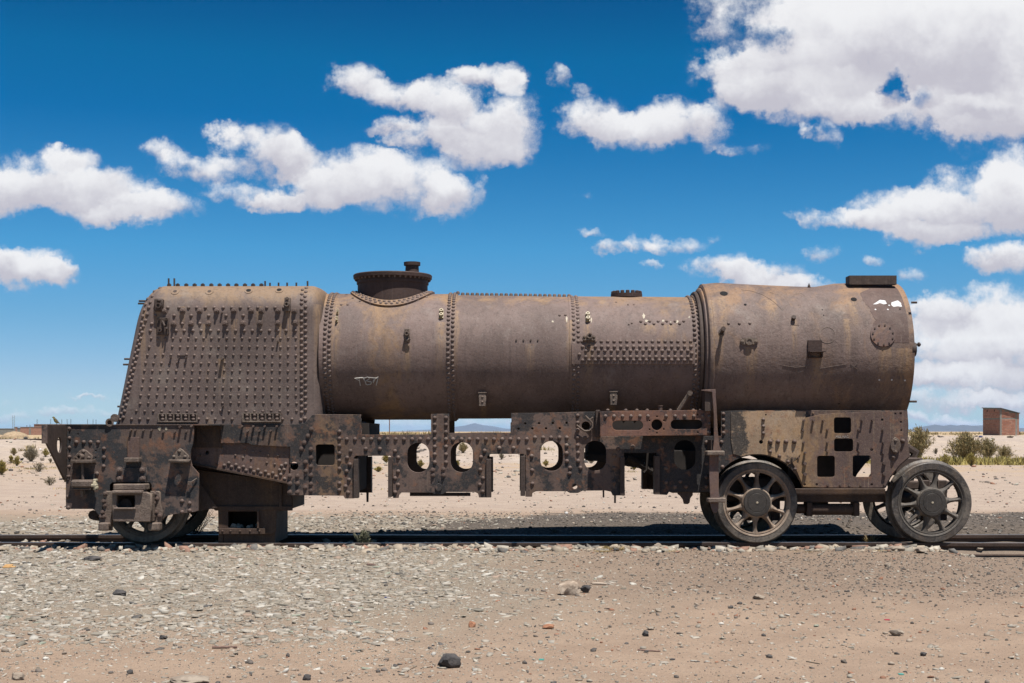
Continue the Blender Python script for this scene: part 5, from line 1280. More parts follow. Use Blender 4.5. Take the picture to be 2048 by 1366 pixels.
# ---- wheels
def wheel(cx, cz, side, rot, mats, parent=LOCO):
    """side -1: near wheel, +1: far wheel"""
    yt = YC + side*.56                    # outer face of the tyre
    Rw = .40; s = -side
    W_ = MB()
    W_.lathe((cx, yt, cz), (0, s, 0), [(.010, .342), (-.003, .337), (.000, .326), (.014, .312), (.016, .300), (.10, .296), (.115, .31)], 64)
    W_.lathe((cx, yt, cz), (0, s, 0), [(.018, .318), (.006, .315), (.004, .309), (.018, .306)], 64)
    wo_ = W_.build('wheel', M[mats[0]], parent, sm=30)
    T_ = MB(); T_.lathe((cx, yt, cz), (0, s, 0), [(.014, .335), (.0, .340), (.0, .392), (.006, .40), (.088, .404), (.098, .412), (.108, .428), (.125, .430), (.132, .42), (.134, .34), (.12, .325)], 72)
    T_.build('tyre', M['tyre'], wo_, sm=30)
    H_ = MB(); H_.lathe((cx, yt, cz), (0, s, 0), [(.15, .150), (.05, .158), (-.004, .148), (-.012, .140), (-.012, .136)], 48); H_.build('boss', M[mats[0]], wo_, sm=35)
    F_ = MB(); F_.lathe((cx, yt, cz), (0, s, 0), [(-.006, .137), (-.022, .130), (-.024, .098), (-.021, .094), (-.025, .090), (-.026, .012), (-.020, .008), (-.01, .0001)], 48); F_.build('hub_cap', M['hub'], wo_, sm=35)
    D_ = MB(); D_.lathe((cx, yt, cz), (0, s, 0), [(-.028, .012), (-.030, .008), (-.030, .0001)], 10); D_.build('centre_pip', M['rust_pale'], wo_)
    me = None
    for i in range(10):
        t = R_(rot + 36*i); dv_ = Vector((math.cos(t), 0, math.sin(t))); nv = Vector((-math.sin(t), 0, math.cos(t)))
        if me is None or True:
            S_ = MB(); vs_ = []
            for rr in (.140, .165, .20, .25, .28, .298, .31):
                w__ = {.140:.052, .165:.036, .20:.023, .25:.0195, .28:.024, .298:.036, .31:.050}[rr]; dpt = .055 + (.31-rr)*.12
                for k in range(8):
                    an = 2*math.pi*k/8; vs_.append(Vector((cx, yt + s*(.052), cz)) + dv_*rr + nv*w__*math.cos(an) + Vector((0, 1, 0))*dpt*.72*math.sin(an))
            fs_ = [(j*8+k, j*8+(k+1) % 8, (j+1)*8+(k+1) % 8, (j+1)*8+k) for j in range(6) for k in range(8)]
            S_.add(vs_, fs_); S_.build('spoke', M[mats[0]], wo_, sm=60)
    return wo_
zc = .06+.402
WX = [X(1513.5, 13.44), X(1863.5, 13.44), X(290, 13.44)]
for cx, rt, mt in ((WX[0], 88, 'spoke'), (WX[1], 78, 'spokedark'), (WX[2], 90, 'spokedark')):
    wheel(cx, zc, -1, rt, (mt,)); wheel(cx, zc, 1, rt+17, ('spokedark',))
    MB().cyl((cx, 13.5, zc), (cx, 14.5, zc), .062, None, 20).build('axle', M['iron'], LOCO, sm=40)
# leading truck gear between the wheels
q = MB(); ya = 13.62
q.box(X(1588,ya), X(1771,ya), ya, ya+.08, Z(1004.5,ya), Z(977,ya), .006); q.box(X(1588,ya), X(1771,ya), 14.35, 14.43, Z(1004,ya), Z(965,ya), .006)
q.box(X(1615,ya), X(1740,ya), 13.7, 14.35, Z(1000,ya), Z(985,ya)); q.build('truck_frame', M['ash'], LOCO)
q = MB(); q.cyl((X(1612,ya), ya+.04, Z(1019,ya)), (X(1716,ya), ya+.04, Z(1019,ya)), .058, None, 16)
for px in (1618, 1712): q.box(X(px-6,ya), X(px+6,ya), ya-.03, ya+.12, Z(1032,ya), Z(1004,ya), .008)
q.cyl((X(1594,ya), ya+.06, Z(1018,ya)), (X(1612,ya), ya+.06, Z(1018,ya)), .05, None, 12)
q.build('swing_link', M['ash'], LOCO, sm=40)
q = MB(); q.box(X(1440,14.0), X(1575,14.0), 13.75, 14.3, Z(1000,14.0), Z(955,14.0), .02); q.box(X(1800,13.8), X(1895,13.8), 13.72, 13.9, Z(978,13.8), Z(962,13.8), .01); q.add([P(1830,975,13.8), P(1895,975,13.8), P(1895,985,13.8), P(1868,1000,13.8)], [(0,1,2,3)])
q.lathe(P(1640, 1010, 13.9), (0,1,0), [(0,.0001),(0,.09),(.1,.09)], 16)
q.tube([P(1815,940,14.2), P(1830,905,14.2), P(1790,880,14.2)], .05, 8); q.box(X(1780,14.1), X(1835,14.1), 13.9, 14.5, Z(950,14.1), Z(915,14.1), .01)
for px in (1492, 1548, 1846, 1880): q.box(X(px-9,13.75), X(px+9,13.75), 13.66, 13.74, Z(1040,13.75), Z(960,13.75), .008)
build_each(q, 'truck_gear', M['iron'], LOCO, sm=40)
q = MB(); q.box(X(300,13.7), X(420,13.7), 13.7, 14.4, Z(1000,13.7), Z(960,13.7)); q.tube([P(186, 1030, 13.6), P(200, 1033, 13.9), P(260, 1012, 14.0)], .05, 8); q.box(X(140,13.5), X(200,13.5), 13.4, 13.6, Z(1015,13.5), Z(960,13.5))
q.add([P(388,950,13.45), P(435,1015,13.45), P(400,1022,13.45), P(388,1024,13.45)], [(0,1,2,3)])
q.build('trailing_gear', M['iron'], LOCO, sm=40)
# ================================================================ track
def rail(name, y, x0, x1, ztop_, label, group=None, h=.125, seed=0):
    prof = [(-.034,0),(-.036,-.006),(-.034,-.034),(-.010,-.046),(-.008,-h+.022),(-.056,-h+.008),(-.058,-h),(.058,-h),(.056,-h+.008),(.008,-h+.022),(.010,-.046),(.034,-.034),(.036,-.006),(.034,0)]
    xs_ = np.linspace(x0, x1, 60); vs = []; n = len(prof)
    for x_ in xs_:
        wob = .006*math.sin(x_*.9+seed) + .003*math.sin(x_*2.3)
        for a, b_ in prof: vs.append((x_, y+a+wob, ztop_+b_+.004*math.sin(x_*.7+seed*2)))
    fs = [(j*n+i, j*n+(i+1) % n, (j+1)*n+(i+1) % n, (j+1)*n+i) for j in range(59) for i in range(n)]
    o = MB().add(vs, fs).build(name, M['rail'], None, label=label, category='rail')
    o.data.materials.append(M['railtop'])
    for p in o.data.polygons:
        if p.normal.z > .9 and p.center.z > ztop_-.02: p.material_index = 1
    if group: o['group'] = group
    return o
rail('rail', 13.503, -16, 16, .06, 'near dark steel rail of the track under the locomotive, bedded in stones')
rail('rail', 14.503, -16, 16, .06, 'far dark steel rail of the track, mostly in the shadow of the locomotive', seed=2)
rail('rail', 76.0, -42, -22, gz(-30, 76)+.10, 'thin rail of a distant side track crossing the sand at far left', seed=1)

# ================================================================ loose stones and grit
def shards(name, n, fx, mat, size, flat=.16, seed=1, k=6, tilt=.17, pw=2.4, gap=.30):
    """n angular flat chips; fx(rng,n) -> x,y,scale"""
    r = np.random.default_rng(seed); x, y, sc = fx(r, n); n = len(x)
    s = size[0] + (size[1]-size[0])*r.random(n)**pw; s = s*sc
    ang = np.sort(r.random((n, k)), 1)*2*np.pi; rad = s[:, None]*(.45+.55*r.random((n, k))); asp = .55+.45*r.random(n)
    lx = rad*np.cos(ang); ly = rad*np.sin(ang)*asp[:, None]; rot = r.random(n)*2*np.pi
    px_ = lx*np.cos(rot)[:, None]-ly*np.sin(rot)[:, None]; py_ = lx*np.sin(rot)[:, None]+ly*np.cos(rot)[:, None]
    tx = r.normal(0, tilt, n); ty = r.normal(0, tilt, n); th = s*flat*(.6+.9*r.random(n))
    zt_ = px_*tx[:, None] + py_*ty[:, None]; g = ground_z(x, y)
    lift = th*.75 + gap*s*r.random(n)
    top = np.stack([x[:, None]+px_, y[:, None]+py_, g[:, None]+lift[:, None]+zt_], 2)
    bot = np.stack([x[:, None]+px_*1.04, y[:, None]+py_*1.04, g[:, None]+lift[:, None]-th[:, None]*1.6+zt_], 2)
    V_ = np.concatenate([top, bot], 1).reshape(-1, 3); b0 = (np.arange(n)*2*k)[:, None]
    topf = (b0 + np.arange(k)[None, :]); sides = np.stack([b0+np.arange(k)[None, :], b0+k+np.arange(k)[None, :], b0+k+(np.arange(k)+1)[None, :] % k, b0+(np.arange(k)+1)[None, :] % k], 2)
    flat_idx = np.concatenate([topf, sides.reshape(n, -1)], 1).ravel(); cnt = np.tile(np.array([k]+[4]*k), n)
    return put(name, npmesh(name, V_, flat_idx, cnt), mat, kind='stuff')
ICO_V = None
def ico(sub=1):
    import bmesh
    bm = bmesh.new(); bmesh.ops.create_icosphere(bm, subdivisions=sub, radius=1.0); bm.verts.ensure_lookup_table()
    v = np.array([v.co[:] for v in bm.verts]); f = np.array([[q.index for q in p.verts] for p in bm.faces]); bm.free(); return v, f
def stones(name, n, fx, mat, size, flat=.6, seed=1, sub=1, pw=3.0, sink=.3):
    r = np.random.default_rng(seed); x, y, sc = fx(r, n); n = len(x); v, f = ico(sub)
    s = (size[0]+(size[1]-size[0])*r.random(n)**pw)*sc
    sh = np.stack([.7+.5*r.random(n), .55+.5*r.random(n), flat*(.6+.8*r.random(n))], 1)
    q = v[None]*(.78+.44*r.random((n, len(v)))[:, :, None])*sh[:, None]*s[:, None, None]
    rot = r.random(n)*2*np.pi; c, s_ = np.cos(rot)[:, None], np.sin(rot)[:, None]
    X_ = q[:, :, 0]*c-q[:, :, 1]*s_ + x[:, None]; Y_ = q[:, :, 0]*s_+q[:, :, 1]*c + y[:, None]
    tl = r.normal(0, .25, n)[:, None]; Z_ = q[:, :, 2] + (q[:, :, 0])*tl + (ground_z(x, y)+s*sh[:, 2]*(1-2*sink)*.8)[:, None]
    V_ = np.stack([X_, Y_, Z_], 2).reshape(-1, 3); F_ = (f[None]+ (np.arange(n)*len(v))[:, None, None]).reshape(-1, 3)
    return put(name, npmesh(name, V_, F_, 3), mat, kind='stuff')
def area(x0, x1, y0, y1, dens=None):
    def fx(r, n):
        t = r.random(n*3); y = 1/(1/y0 + t*(1/y1-1/y0)) if y1/y0 > 1.6 else y0+t*(y1-y0)
        x = x0 + r.random(n*3)*(x1-x0); keep = np.abs(x) < y*.40+.4
        if dens is not None: keep &= r.random(n*3) < dens(x, y)
        x, y = x[keep][:n], y[keep][:n]; return x, y, np.ones(len(x))
    return fx
nz = lambda x, y, s, sd: fbm(x*s, y*s, sd, 4)*2
def chipmask(x, y):
    e = x + 1.9*nz(x, y, .9, 41)
    m = (1-ss(e, -1.3, 1.1))*ss(y + 1.6*nz(x, y, .8, 42), 7.0, 9.4)
    m = m*(1-.62*ss(nz(x, y, .75, 46), .02, .30))
    return np.clip(m, 0.0, 1)
shards('shale_chips', 12500, area(-5.6, 1.6, 6.4, 13.36, chipmask), M['chip'], (.010, .056), .12, 11, 6, .13, 2.3, .20)
shards('shale_grit', 24000, area(-5.6, 2.2, 6.0, 13.4, lambda x, y: np.clip(chipmask(x-.4, y+.5)+.06, 0, 1)), M['chip'], (.005, .017), .2, 12, 5)
shards('shale_chips', 3400, area(-6.5, 1.0, 14.8, 21, lambda x, y: (1-ss(x+nz(x, y, .6, 43), -2.2, .4))*(1-ss(y, 17, 20.5))), M['chip'], (.014, .06), .14, 13)
shards('scattered_chips', 2600, area(-6, 6, 5.8, 13.3, lambda x, y: .35+.65*ss(nz(x, y, .6, 48), 0, .3)), M['chip'], (.007, .034), .14, 14)
stones('pebbles', 5200, area(-6, 6, 5.8, 13.3, lambda x, y: .3+.7*ss(nz(x, y, .7, 49), -.1, .3)), M['pebble'], (.003, .022), .55, 15, 1, 5.0)
stones('sand_grit', 17000, area(-6, 6, 5.8, 13.3), M['pebble'], (.0016, .0065), .6, 25, 1, 2.5)
stones('cinder_grit', 9000, area(-1, 6.5, 8.5, 13.3, lambda x, y: ss(x+nz(x, y, .5, 50), -.4, 2.0)*ss(y, 8.6, 10.5)), M['cinder'], (.002, .013), .6, 16)
stones('cinder_grit', 7000, area(-2.5, 7.5, 14.7, 19.8, lambda x, y: .5+0*x), M['cinder'], (.004, .022), .6, 17)
stones('track_stones', 950, area(-6, 5.6, 12.9, 13.42, lambda x, y: ss(y+.3*nz(x, y, 1.5, 51), 12.85, 13.25)*(.35+.65*ss(-x, -1.5, 2))), M['ballast'], (.010, .050), .5, 18, 1, 2.2)
shards('track_stones', 1300, area(-6, 4.2, 12.95, 13.44, lambda x, y: ss(y+.3*nz(x, y, 1.5, 52), 12.9, 13.3)), M['ballast'], (.016, .090), .22, 19, 6, .22)
stones('track_stones', 800, area(-6.2, 6, 13.58, 14.42), M['ballast'], (.008, .055), .5, 20, 1, 3.0)
stones('track_stones', 500, area(-6.2, 6, 14.58, 15.2), M['cinder'], (.010, .045), .5, 21)
stones('pebbles', 2600, area(-9, 10, 15.5, 30), M['pebble'], (.008, .035), .5, 22)
stones('pebbles', 1500, area(-22, 22, 30, 62, lambda x, y: .4+.6*ss(nz(x, y, .2, 53), 0, .3)), M['pebble'], (.02, .09), .5, 23)
stones('berm_stones', 1600, area(-34, 34, 50, 90, lambda x, y: .15+.85*ss(nz(x, y, .12, 54), 0.05, .35)), M['pebble'], (.03, .17), .5, 24)

# ================================================================ single rocks one can point at
def rock(name, px, py, w, h, mat, label, cat='rock', seed=1, dep=.8, sub=3, flat=False, rot=0.0):
    """px,py: foot of the rock in the photo; w,h in photo px"""
    p = gpt(px, py); s = p.y/F; r = np.random.default_rng(seed); v, f = ico(sub)
    wv = fbm(v[:, 0]*1.3+seed*3, v[:, 1]*1.3+v[:, 2]*1.7, seed, 3); wv2 = fbm(v[:, 2]*2.3+seed, v[:, 0]*2.6-v[:, 1]*1.9, seed+5, 3)
    q = v*(1+.75*wv+.45*wv2)[:, None]
    for _ in range(9 if not flat else 5):    # knock flat facets off
        d = r.normal(size=3); d /= np.linalg.norm(d); lim = .62+.22*r.random(); t = q@d; q = q - np.outer(np.maximum(t-lim, 0), d)
    ex = (q.max(0)-q.min(0))
    q = (q-(q.max(0)+q.min(0))/2)/ex*np.array([w*s, w*s*dep, h*s*1.15])
    c, s_ = math.cos(rot), math.sin(rot); q = np.stack([q[:, 0]*c-q[:, 2]*s_, q[:, 1], q[:, 0]*s_+q[:, 2]*c], 1)
    q[:, 2] -= q[:, 2].min() + h*s*.12
    me = npmesh(name, q, f, 3); smooth(me, 28)
    return put(name, me, M[mat] if isinstance(mat, str) else mat, None, (p.x, p.y + w*s*dep*.4, gz(p.x, p.y+w*s*dep*.4)), label=label, category=cat)
rock('rock', 898, 1338, 48, 28, 'rock_dark', 'dark charcoal angular rock lying alone on the sand at the bottom edge, below the centre', seed=3)
rock('rock', 1138, 1191, 44, 27, 'rock_pale', 'pale pitted rock with a light top right of the centre, touching a small black stone', seed=4)
rock('rock', 1171, 1186, 22, 15, 'rock_dark', 'small black stone touching the right side of the pale pitted rock', seed=5)
rock('rock', 1291, 1274, 14, 13, 'rock_dark', 'small black cube-like stone on open sand just below a flat brown pebble', seed=6)
rock('brick_fragment', 1097, 1259, 25, 9, 'rock_brick', 'orange terracotta brick fragment on the sand below the pale pitted rock', 'brick fragment', seed=7, flat=True)
rock('rock', 1302, 1261, 17, 6, 'rock_tan', 'flat brown pebble just above the small black cube-like stone', seed=8, flat=True)
rock('rock', 1317, 1225, 15, 8, 'rock_tan', 'small tan stone midway between the pale pitted rock and the flat brown pebble', seed=9)
rock('rock', 1796, 1273, 29, 13, 'rock_tan', 'tan two-lobed stone on the open sand at right, below the front wheel', seed=10)
rock('rock', 1848, 1313, 14, 8, 'rock_dark', 'small round grey stone on the sand near the lower right corner', seed=12)
rock('rock', 1520, 1200, 27, 11, 'rock_tan', 'brown stone with a dark right half among grit, below the first leading wheel', seed=13)
rock('rock', 236, 1195, 27, 14, 'rock_dark', 'dark grey lump of slag among the pale chips at left', seed=14)
rock('rock', 325, 1280, 17, 8, 'rock_dark', 'small dark slate chip among the pale chips at left, near a red-brown stick', seed=15, flat=True)
rock('rock', 33, 1362, 24, 14, 'rock_tan', 'rounded pale tan stone at the bottom left corner', seed=16)
rock('rock', 375, 1368, 82, 13, 'rock_tan', 'broad flat grey slab half buried at the bottom edge, left of centre', seed=17, flat=True)
rock('rock', 944, 1255, 15, 12, 'rock_brick', 'small reddish stone with a bright top above the charcoal angular rock', seed=18)
rock('rock', 613, 1361, 18, 11, 'rock_dark', 'dark stone at the bottom edge between the flat grey slab and the charcoal angular rock', seed=19)
rock('rock', 183, 1122, 42, 10, 'rock_dark', 'long dark slate slab on the chips just in front of the trailing wheel', seed=20, flat=True)
rock('rock', 633, 1101, 34, 11, 'rock_tan', 'large flat ochre stone leaning on the near rail below the ash pan', seed=21, flat=True)
rock('rock', 1317, 1099, 17, 12, 'rock_tan', 'upright pale stone standing against the near rail left of the leading wheels', seed=22)
rock('rock', 1843, 1107, 22, 13, 'rock_tan', 'round tan stone against the near rail directly under the front wheel', seed=23)
rock('rock', 1798, 1103, 30, 9, 'rock_tan', 'flat tan stone against the near rail just left of the front wheel', seed=24, flat=True)
rock('rock', 1777, 1135, 14, 9, 'rock_tan', 'lone tan pebble on the grey earth below the gap between the leading wheels', seed=25)
rock('rock', 196, 1097, 22, 10, 'rock_brick', 'reddish flat stone beside the near rail left of the trailing wheel', seed=26, flat=True)
rock('rock', 1960, 1113, 15, 6, 'rock_tan', 'flat brown stone below the exposed rail foot at far right', seed=27, flat=True)
def stick(px0, py0, px1, py1, rpx, mat, label, name='stick', cat='stick', kink=.03):
    a, b_ = gpt(px0, py0), gpt(px1, py1); r = rpx*a.y/F/2; n = 6; pts = []
    for i in range(n+1):
        t = i/n; p = a.lerp(b_, t); p.z = gz(p.x, p.y) + r*.8; p.y += random.uniform(-1, 1)*kink*.3; p.x += random.uniform(-1, 1)*kink*.2; pts.append(p)
    o = a.copy(); q = MB(); q.tube([p-o for p in pts], r, 7, r*.7)
    return put(name, q.mesh(name, 50), M[mat], None, o, label=label, category=cat)
stick(1185, 1169, 1214, 1171, 6, 'rock_pale', 'pale bone-like splinter just right of the small black stone', 'splinter', 'splinter', .0)
stick(1276, 1302, 1320, 1304, 4, 'wood', 'thin red-brown twig lying flat on bare sand right of centre', kink=.01)
stick(423, 1298, 473, 1297, 6, 'wood', 'red-brown stick lying among chips at the lower left', kink=.02)
stick(1613, 1324, 1640, 1329, 2.5, 'twig', 'thin dark twig on the sand at the bottom right', kink=.01)
stick(812, 1345, 835, 1332, 1.6, 'twig', 'bent thin dark twig left of the charcoal angular rock', kink=.03)
stick(846, 1337, 870, 1334, 1.8, 'twig', 'short dark twig touching the left of the charcoal angular rock', kink=.02)
stick(95, 1081, 76, 1091, 5, 'wood', 'short weathered wood stick leaning on the rail at far left', kink=.0)
stick(735, 1131, 750, 1132, 5, 'wood', 'small reddish piece of wood on the chips below the ash pan', kink=.0)
# orange board at the left edge
p = gpt(14, 1136); s = p.y/F
q = MB(); q.box(-8*s, 8*s, -.02, .05, -.004, .012, .002); q.box(6*s, 18*s, -.015, .015, 0, .012, .002)
o = q.build('board', M['plank'], None, p, label='small orange-brown board lying on the chips at the left edge of the photo', category='board')
o.rotation_euler = (R_(18), 0, R_(-8))
# small litter
for px, py, colr, lab in ((1083, 1320, (.05,.42,.38), 'tiny teal scrap of plastic on bare sand, lower centre'), (1802, 1351, (.10,.42,.36), 'tiny green scrap of plastic on the sand near the bottom right corner'),
                          (774, 1196, (.02,.04,.25), 'tiny dark blue scrap among pale chips near the centre'), (1774, 1241, (.55,.03,.07), 'tiny red scrap of litter on the sand at right')):
    m_ = simple('litter', colr, .5, .1); p = gpt(px, py); s = p.y/F
    MB().box(-5*s, 5*s, -.012, .014, 0, .004).build('litter_scrap', m_, None, p, label=lab, category='litter')
p = gpt(1133, 1028); MB().box(-.02, .02, -.02, .02, 0, .02, .004).build('paper_scrap', M['white'], None, p, label='small white scrap on the black cinders behind the far rail', category='litter')

# ================================================================ plants
def tris(name, V_, mat, parent=None, loc=(0,0,0), **kw):
    n = len(V_)//3; me = npmesh(name, V_, np.arange(n*3), 3); return put(name, me, mat, parent, loc, **kw)
def crown(r, w, h, stems, leaves, ls, spread=1.0, up=1.0, dome_=True):
    """many small leaf blades set along radiating stems"""
    out = []
    for i in range(stems):
        a = r.random()*2*np.pi; e = (.15 + .85*r.random()**.7) * np.pi/2 if dome_ else np.pi/2*(.55+.45*r.random())
        L = (.75+.35*r.random()); tip = np.array([np.cos(a)*np.cos(e)*w/2*L*spread, np.sin(a)*np.cos(e)*w/2*L*spread, (np.sin(e)*.85+.15)*h*L])
        base = np.array([np.cos(a), np.sin(a), 0])*w*.08*r.random()
        t = .22 + .78*r.random(leaves)**.8; bow = np.sin(t*np.pi)*.08*h
        c = base + (tip-base)*t[:, None]; c[:, 2] += bow*up; c += r.normal(0, w*.028, (leaves, 3)); c[:, 2] = np.maximum(c[:, 2], .01)
        d = (tip-base)/np.linalg.norm(tip-base) + r.normal(0, .45, (leaves, 3)); d[:, 2] += .25; d /= np.linalg.norm(d, axis=1)[:, None]
        sd = np.cross(d, r.normal(size=(leaves, 3))); sd /= np.linalg.norm(sd, axis=1)[:, None]
        l = ls*(.6+.8*r.random(leaves))[:, None]
        out.append(np.stack([c - sd*l*.16, c + sd*l*.16, c + d*l], 1).reshape(-1, 3))
        # the stem itself
        sd2 = np.cross(tip-base, [0, 1, 0]); sd2 = sd2/np.linalg.norm(sd2)*ls*.05
        out.append(np.stack([base-sd2, base+sd2, tip]))
    return np.concatenate(out)
def shrub(px, py, wpx, hpx, mat, label, seed, name='shrub', cat='shrub', stems=70, leaves=34, ls=None, group='desert shrubs', dome_=True):
    p = gpt(px, py); s = p.y/F; r = np.random.default_rng(seed); w, h = wpx*s, hpx*s
    t = thing(name, p, label, cat, group)
    v = crown(r, w, h, stems, leaves, ls or max(.06*h+.02, .045), dome_=dome_)
    tris('foliage', v, M[mat], t, p)
    q = MB()
    for i in range(9):
        a = r.random()*6.28; q.tube([(0,0,-.05), (math.cos(a)*w*.12, math.sin(a)*w*.12, h*.3), (math.cos(a)*w*.3, math.sin(a)*w*.3, h*(.5+.3*r.random()))], .008+.006*h, 4, .004)
    q.build('stem', M['twig'], t, p)
    return t
G = 'desert shrubs'
shrub(1838, 917, 72, 58, 'sh_olive', 'tall olive shrub with upright tips right behind the front end of the locomotive', 1, stems=110, leaves=44, dome_=True)
shrub(1932, 924, 92, 52, 'sh_olive', 'largest bushy olive-brown shrub left of the brick hut', 2, stems=170, leaves=50)
shrub(1975, 921, 52, 42, 'sh_olive', 'medium shrub merging into the right side of the largest olive-brown shrub', 4, stems=90, leaves=40)
shrub(2008, 921, 46, 28, 'sh_olive', 'low brown shrub in front of and below the brick hut', 3, stems=80, leaves=34)
shrub(1891, 932, 26, 22, 'sh_green', 'small bright yellow-green bush just above the front wheel at right', 5, 'grass_bush', 'bush', 60, 30)
shrub(1943, 932, 34, 24, 'sh_gold', 'golden grass bush in front of the largest olive-brown shrub', 6, 'grass_bush', 'bush', 70, 30)
shrub(1872, 909, 13, 11, 'sh_grey', 'tiny round grey-green shrub on the bank between the two tall olive shrubs', 7, stems=30, leaves=20)
shrub(2042, 930, 22, 14, 'sh_gold', 'small golden tuft at the right edge of the photo below the bank', 8, 'grass_bush', 'bush', 40, 20)
shrub(28, 911, 19, 14, 'sh_olive', 'small dark rounded shrub highest on the slope at left', 9, stems=50, leaves=26)
shrub(62, 923, 36, 28, 'sh_grey', 'largest grey-brown shrub at left with stones at its foot', 10, stems=110, leaves=34)
shrub(91, 914, 18, 16, 'sh_gold', 'small golden-green shrub beside the end web of the locomotive at left', 11, stems=50, leaves=26)
shrub(34, 932, 19, 18, 'sh_gold', 'small golden shrub below the dark rounded shrub at left', 12, stems=50, leaves=26)
shrub(22, 926, 14, 14, 'sh_gold', 'little yellow shrub just left of another small golden shrub at left', 31, stems=34, leaves=22)
shrub(3, 950, 26, 28, 'sh_gold', 'golden shrub cut off by the left edge of the photo', 13, stems=70, leaves=30)
shrub(78, 944, 36, 17, 'sh_grey', 'sparse open grey shrub nearest the camera at left, under the largest grey-brown one', 14, stems=34, leaves=16)
shrub(100, 971, 28, 16, 'sh_grey', 'sparse dry shrub beside the lower corner of the trailing frame at left', 15, stems=24, leaves=12)
shrub(101, 926, 10, 10, 'sh_grey', 'tiny grey shrub touching the slanted end web at left', 16, stems=20, leaves=14)
shrub(130, 964, 12, 12, 'sh_gold', 'tiny green-gold tuft peeping out left of the trailing frame', 32, stems=20, leaves=14)
shrub(772, 927, 18, 18, 'sh_gold', 'golden shrub seen through the left axle gap of the frame', 17, stems=50, leaves=26)
shrub(757, 944, 20, 9, 'sh_gold', 'low golden tuft seen low in the left axle gap of the frame', 18, stems=40, leaves=20)
shrub(841, 935, 16, 14, 'sh_gold', 'golden shrub seen through the leftmost oval hole of the frame', 19, stems=50, leaves=24)
shrub(926, 907, 26, 20, 'sh_olive', 'dense olive shrub seen through the second oval hole of the frame', 20, stems=80, leaves=30)
shrub(914, 934, 14, 12, 'sh_gold', 'small yellow shrub low in the second oval hole of the frame', 21, stems=40, leaves=22)
shrub(1003, 919, 16, 11, 'sh_grey', 'grey shrub seen in the middle axle gap of the frame', 22, stems=40, leaves=22)
shrub(1092, 933, 14, 12, 'sh_gold', 'yellow tuft seen through the third oval hole of the frame', 23, stems=40, leaves=22)
shrub(1268, 940, 16, 10, 'sh_gold', 'yellow-brown tuft seen in the right axle gap of the frame', 24, stems=40, leaves=22)
shrub(1183, 927, 22, 12, 'sh_grey', 'dry grey shrub seen through the fourth oval hole of the frame', 25, stems=40, leaves=20)
# low growth along the foot of the bank, far scrub on the plain
def cover(name, n, fx, mat, ls, seed):
    r = np.random.default_rng(seed); x, y, _ = fx(r, n); n = len(x); g = ground_z(x, y)
    c = np.stack([x, y, g], 1); d = r.normal(0, .5, (n, 3)); d[:, 2] = 1; d /= np.linalg.norm(d, axis=1)[:, None]
    sd = np.cross(d, r.normal(size=(n, 3))); sd /= np.linalg.norm(sd, axis=1)[:, None]; l = ls(x, y, r, n)[:, None]
    c = c + np.stack([r.normal(0, .02, n), r.normal(0, .02, n), np.zeros(n)], 1)
    return tris(name, np.stack([c-sd*l*.13, c+sd*l*.13, c+d*l], 1).reshape(-1, 3), M[mat], kind='stuff')
def clumps(r, m, per, x0, x1, y0, y1, sx, dens=None):
    cx = x0+(x1-x0)*r.random(m); cy = y0+(y1-y0)*r.random(m)
    if dens is not None: k = r.random(m) < dens(cx, cy); cx, cy = cx[k], cy[k]
    m = len(cx); sz = sx*(.4+r.random(m)); i = np.repeat(np.arange(m), per)
    return cx[i]+r.normal(0, 1, m*per)*sz[i], cy[i]+r.normal(0, .6, m*per)*sz[i], i
cover('low_green_growth', 1, lambda r, n: (lambda q: (q[0], q[1], 0))(clumps(r, 130, 90, 13.8, 22, 48.5, 54, .26)), 'sh_green', lambda x, y, r, n: .06+.26*r.random(n)**1.8, 61)
cover('low_green_growth', 1, lambda r, n: (lambda q: (q[0], q[1], 0))(clumps(r, 60, 60, -20, 10, 36, 46, .22, lambda a, b_: ss(nz(a, b_, .25, 60), .05, .2))), 'sh_green', lambda x, y, r, n: .04+.05*r.random(n), 62)
cover('plain_scrub', 1, lambda r, n: (lambda q: (q[0], q[1], 0))(clumps(r, 520, 26, -120, 160, 120, 420, .7)), 'sh_olive', lambda x, y, r, n: .3+.5*r.random(n), 63)
cover('bank_scrub', 1, lambda r, n: (lambda q: (q[0], q[1], 0))(clumps(r, 120, 36, -36, 34, 56, 110, .25, lambda a, b_: (a < 10)*1.0)), 'sh_olive', lambda x, y, r, n: .10+.16*r.random(n), 64)
cover('dry_grass_wisps', 1, lambda r, n: (lambda q: (q[0], q[1], 0))(clumps(r, 150, 40, -24, 20, 22, 52, .16, lambda a, b_: ss(nz(a, b_, .3, 66), .0, .25))), 'straw', lambda x, y, r, n: .03+.05*r.random(n), 65)
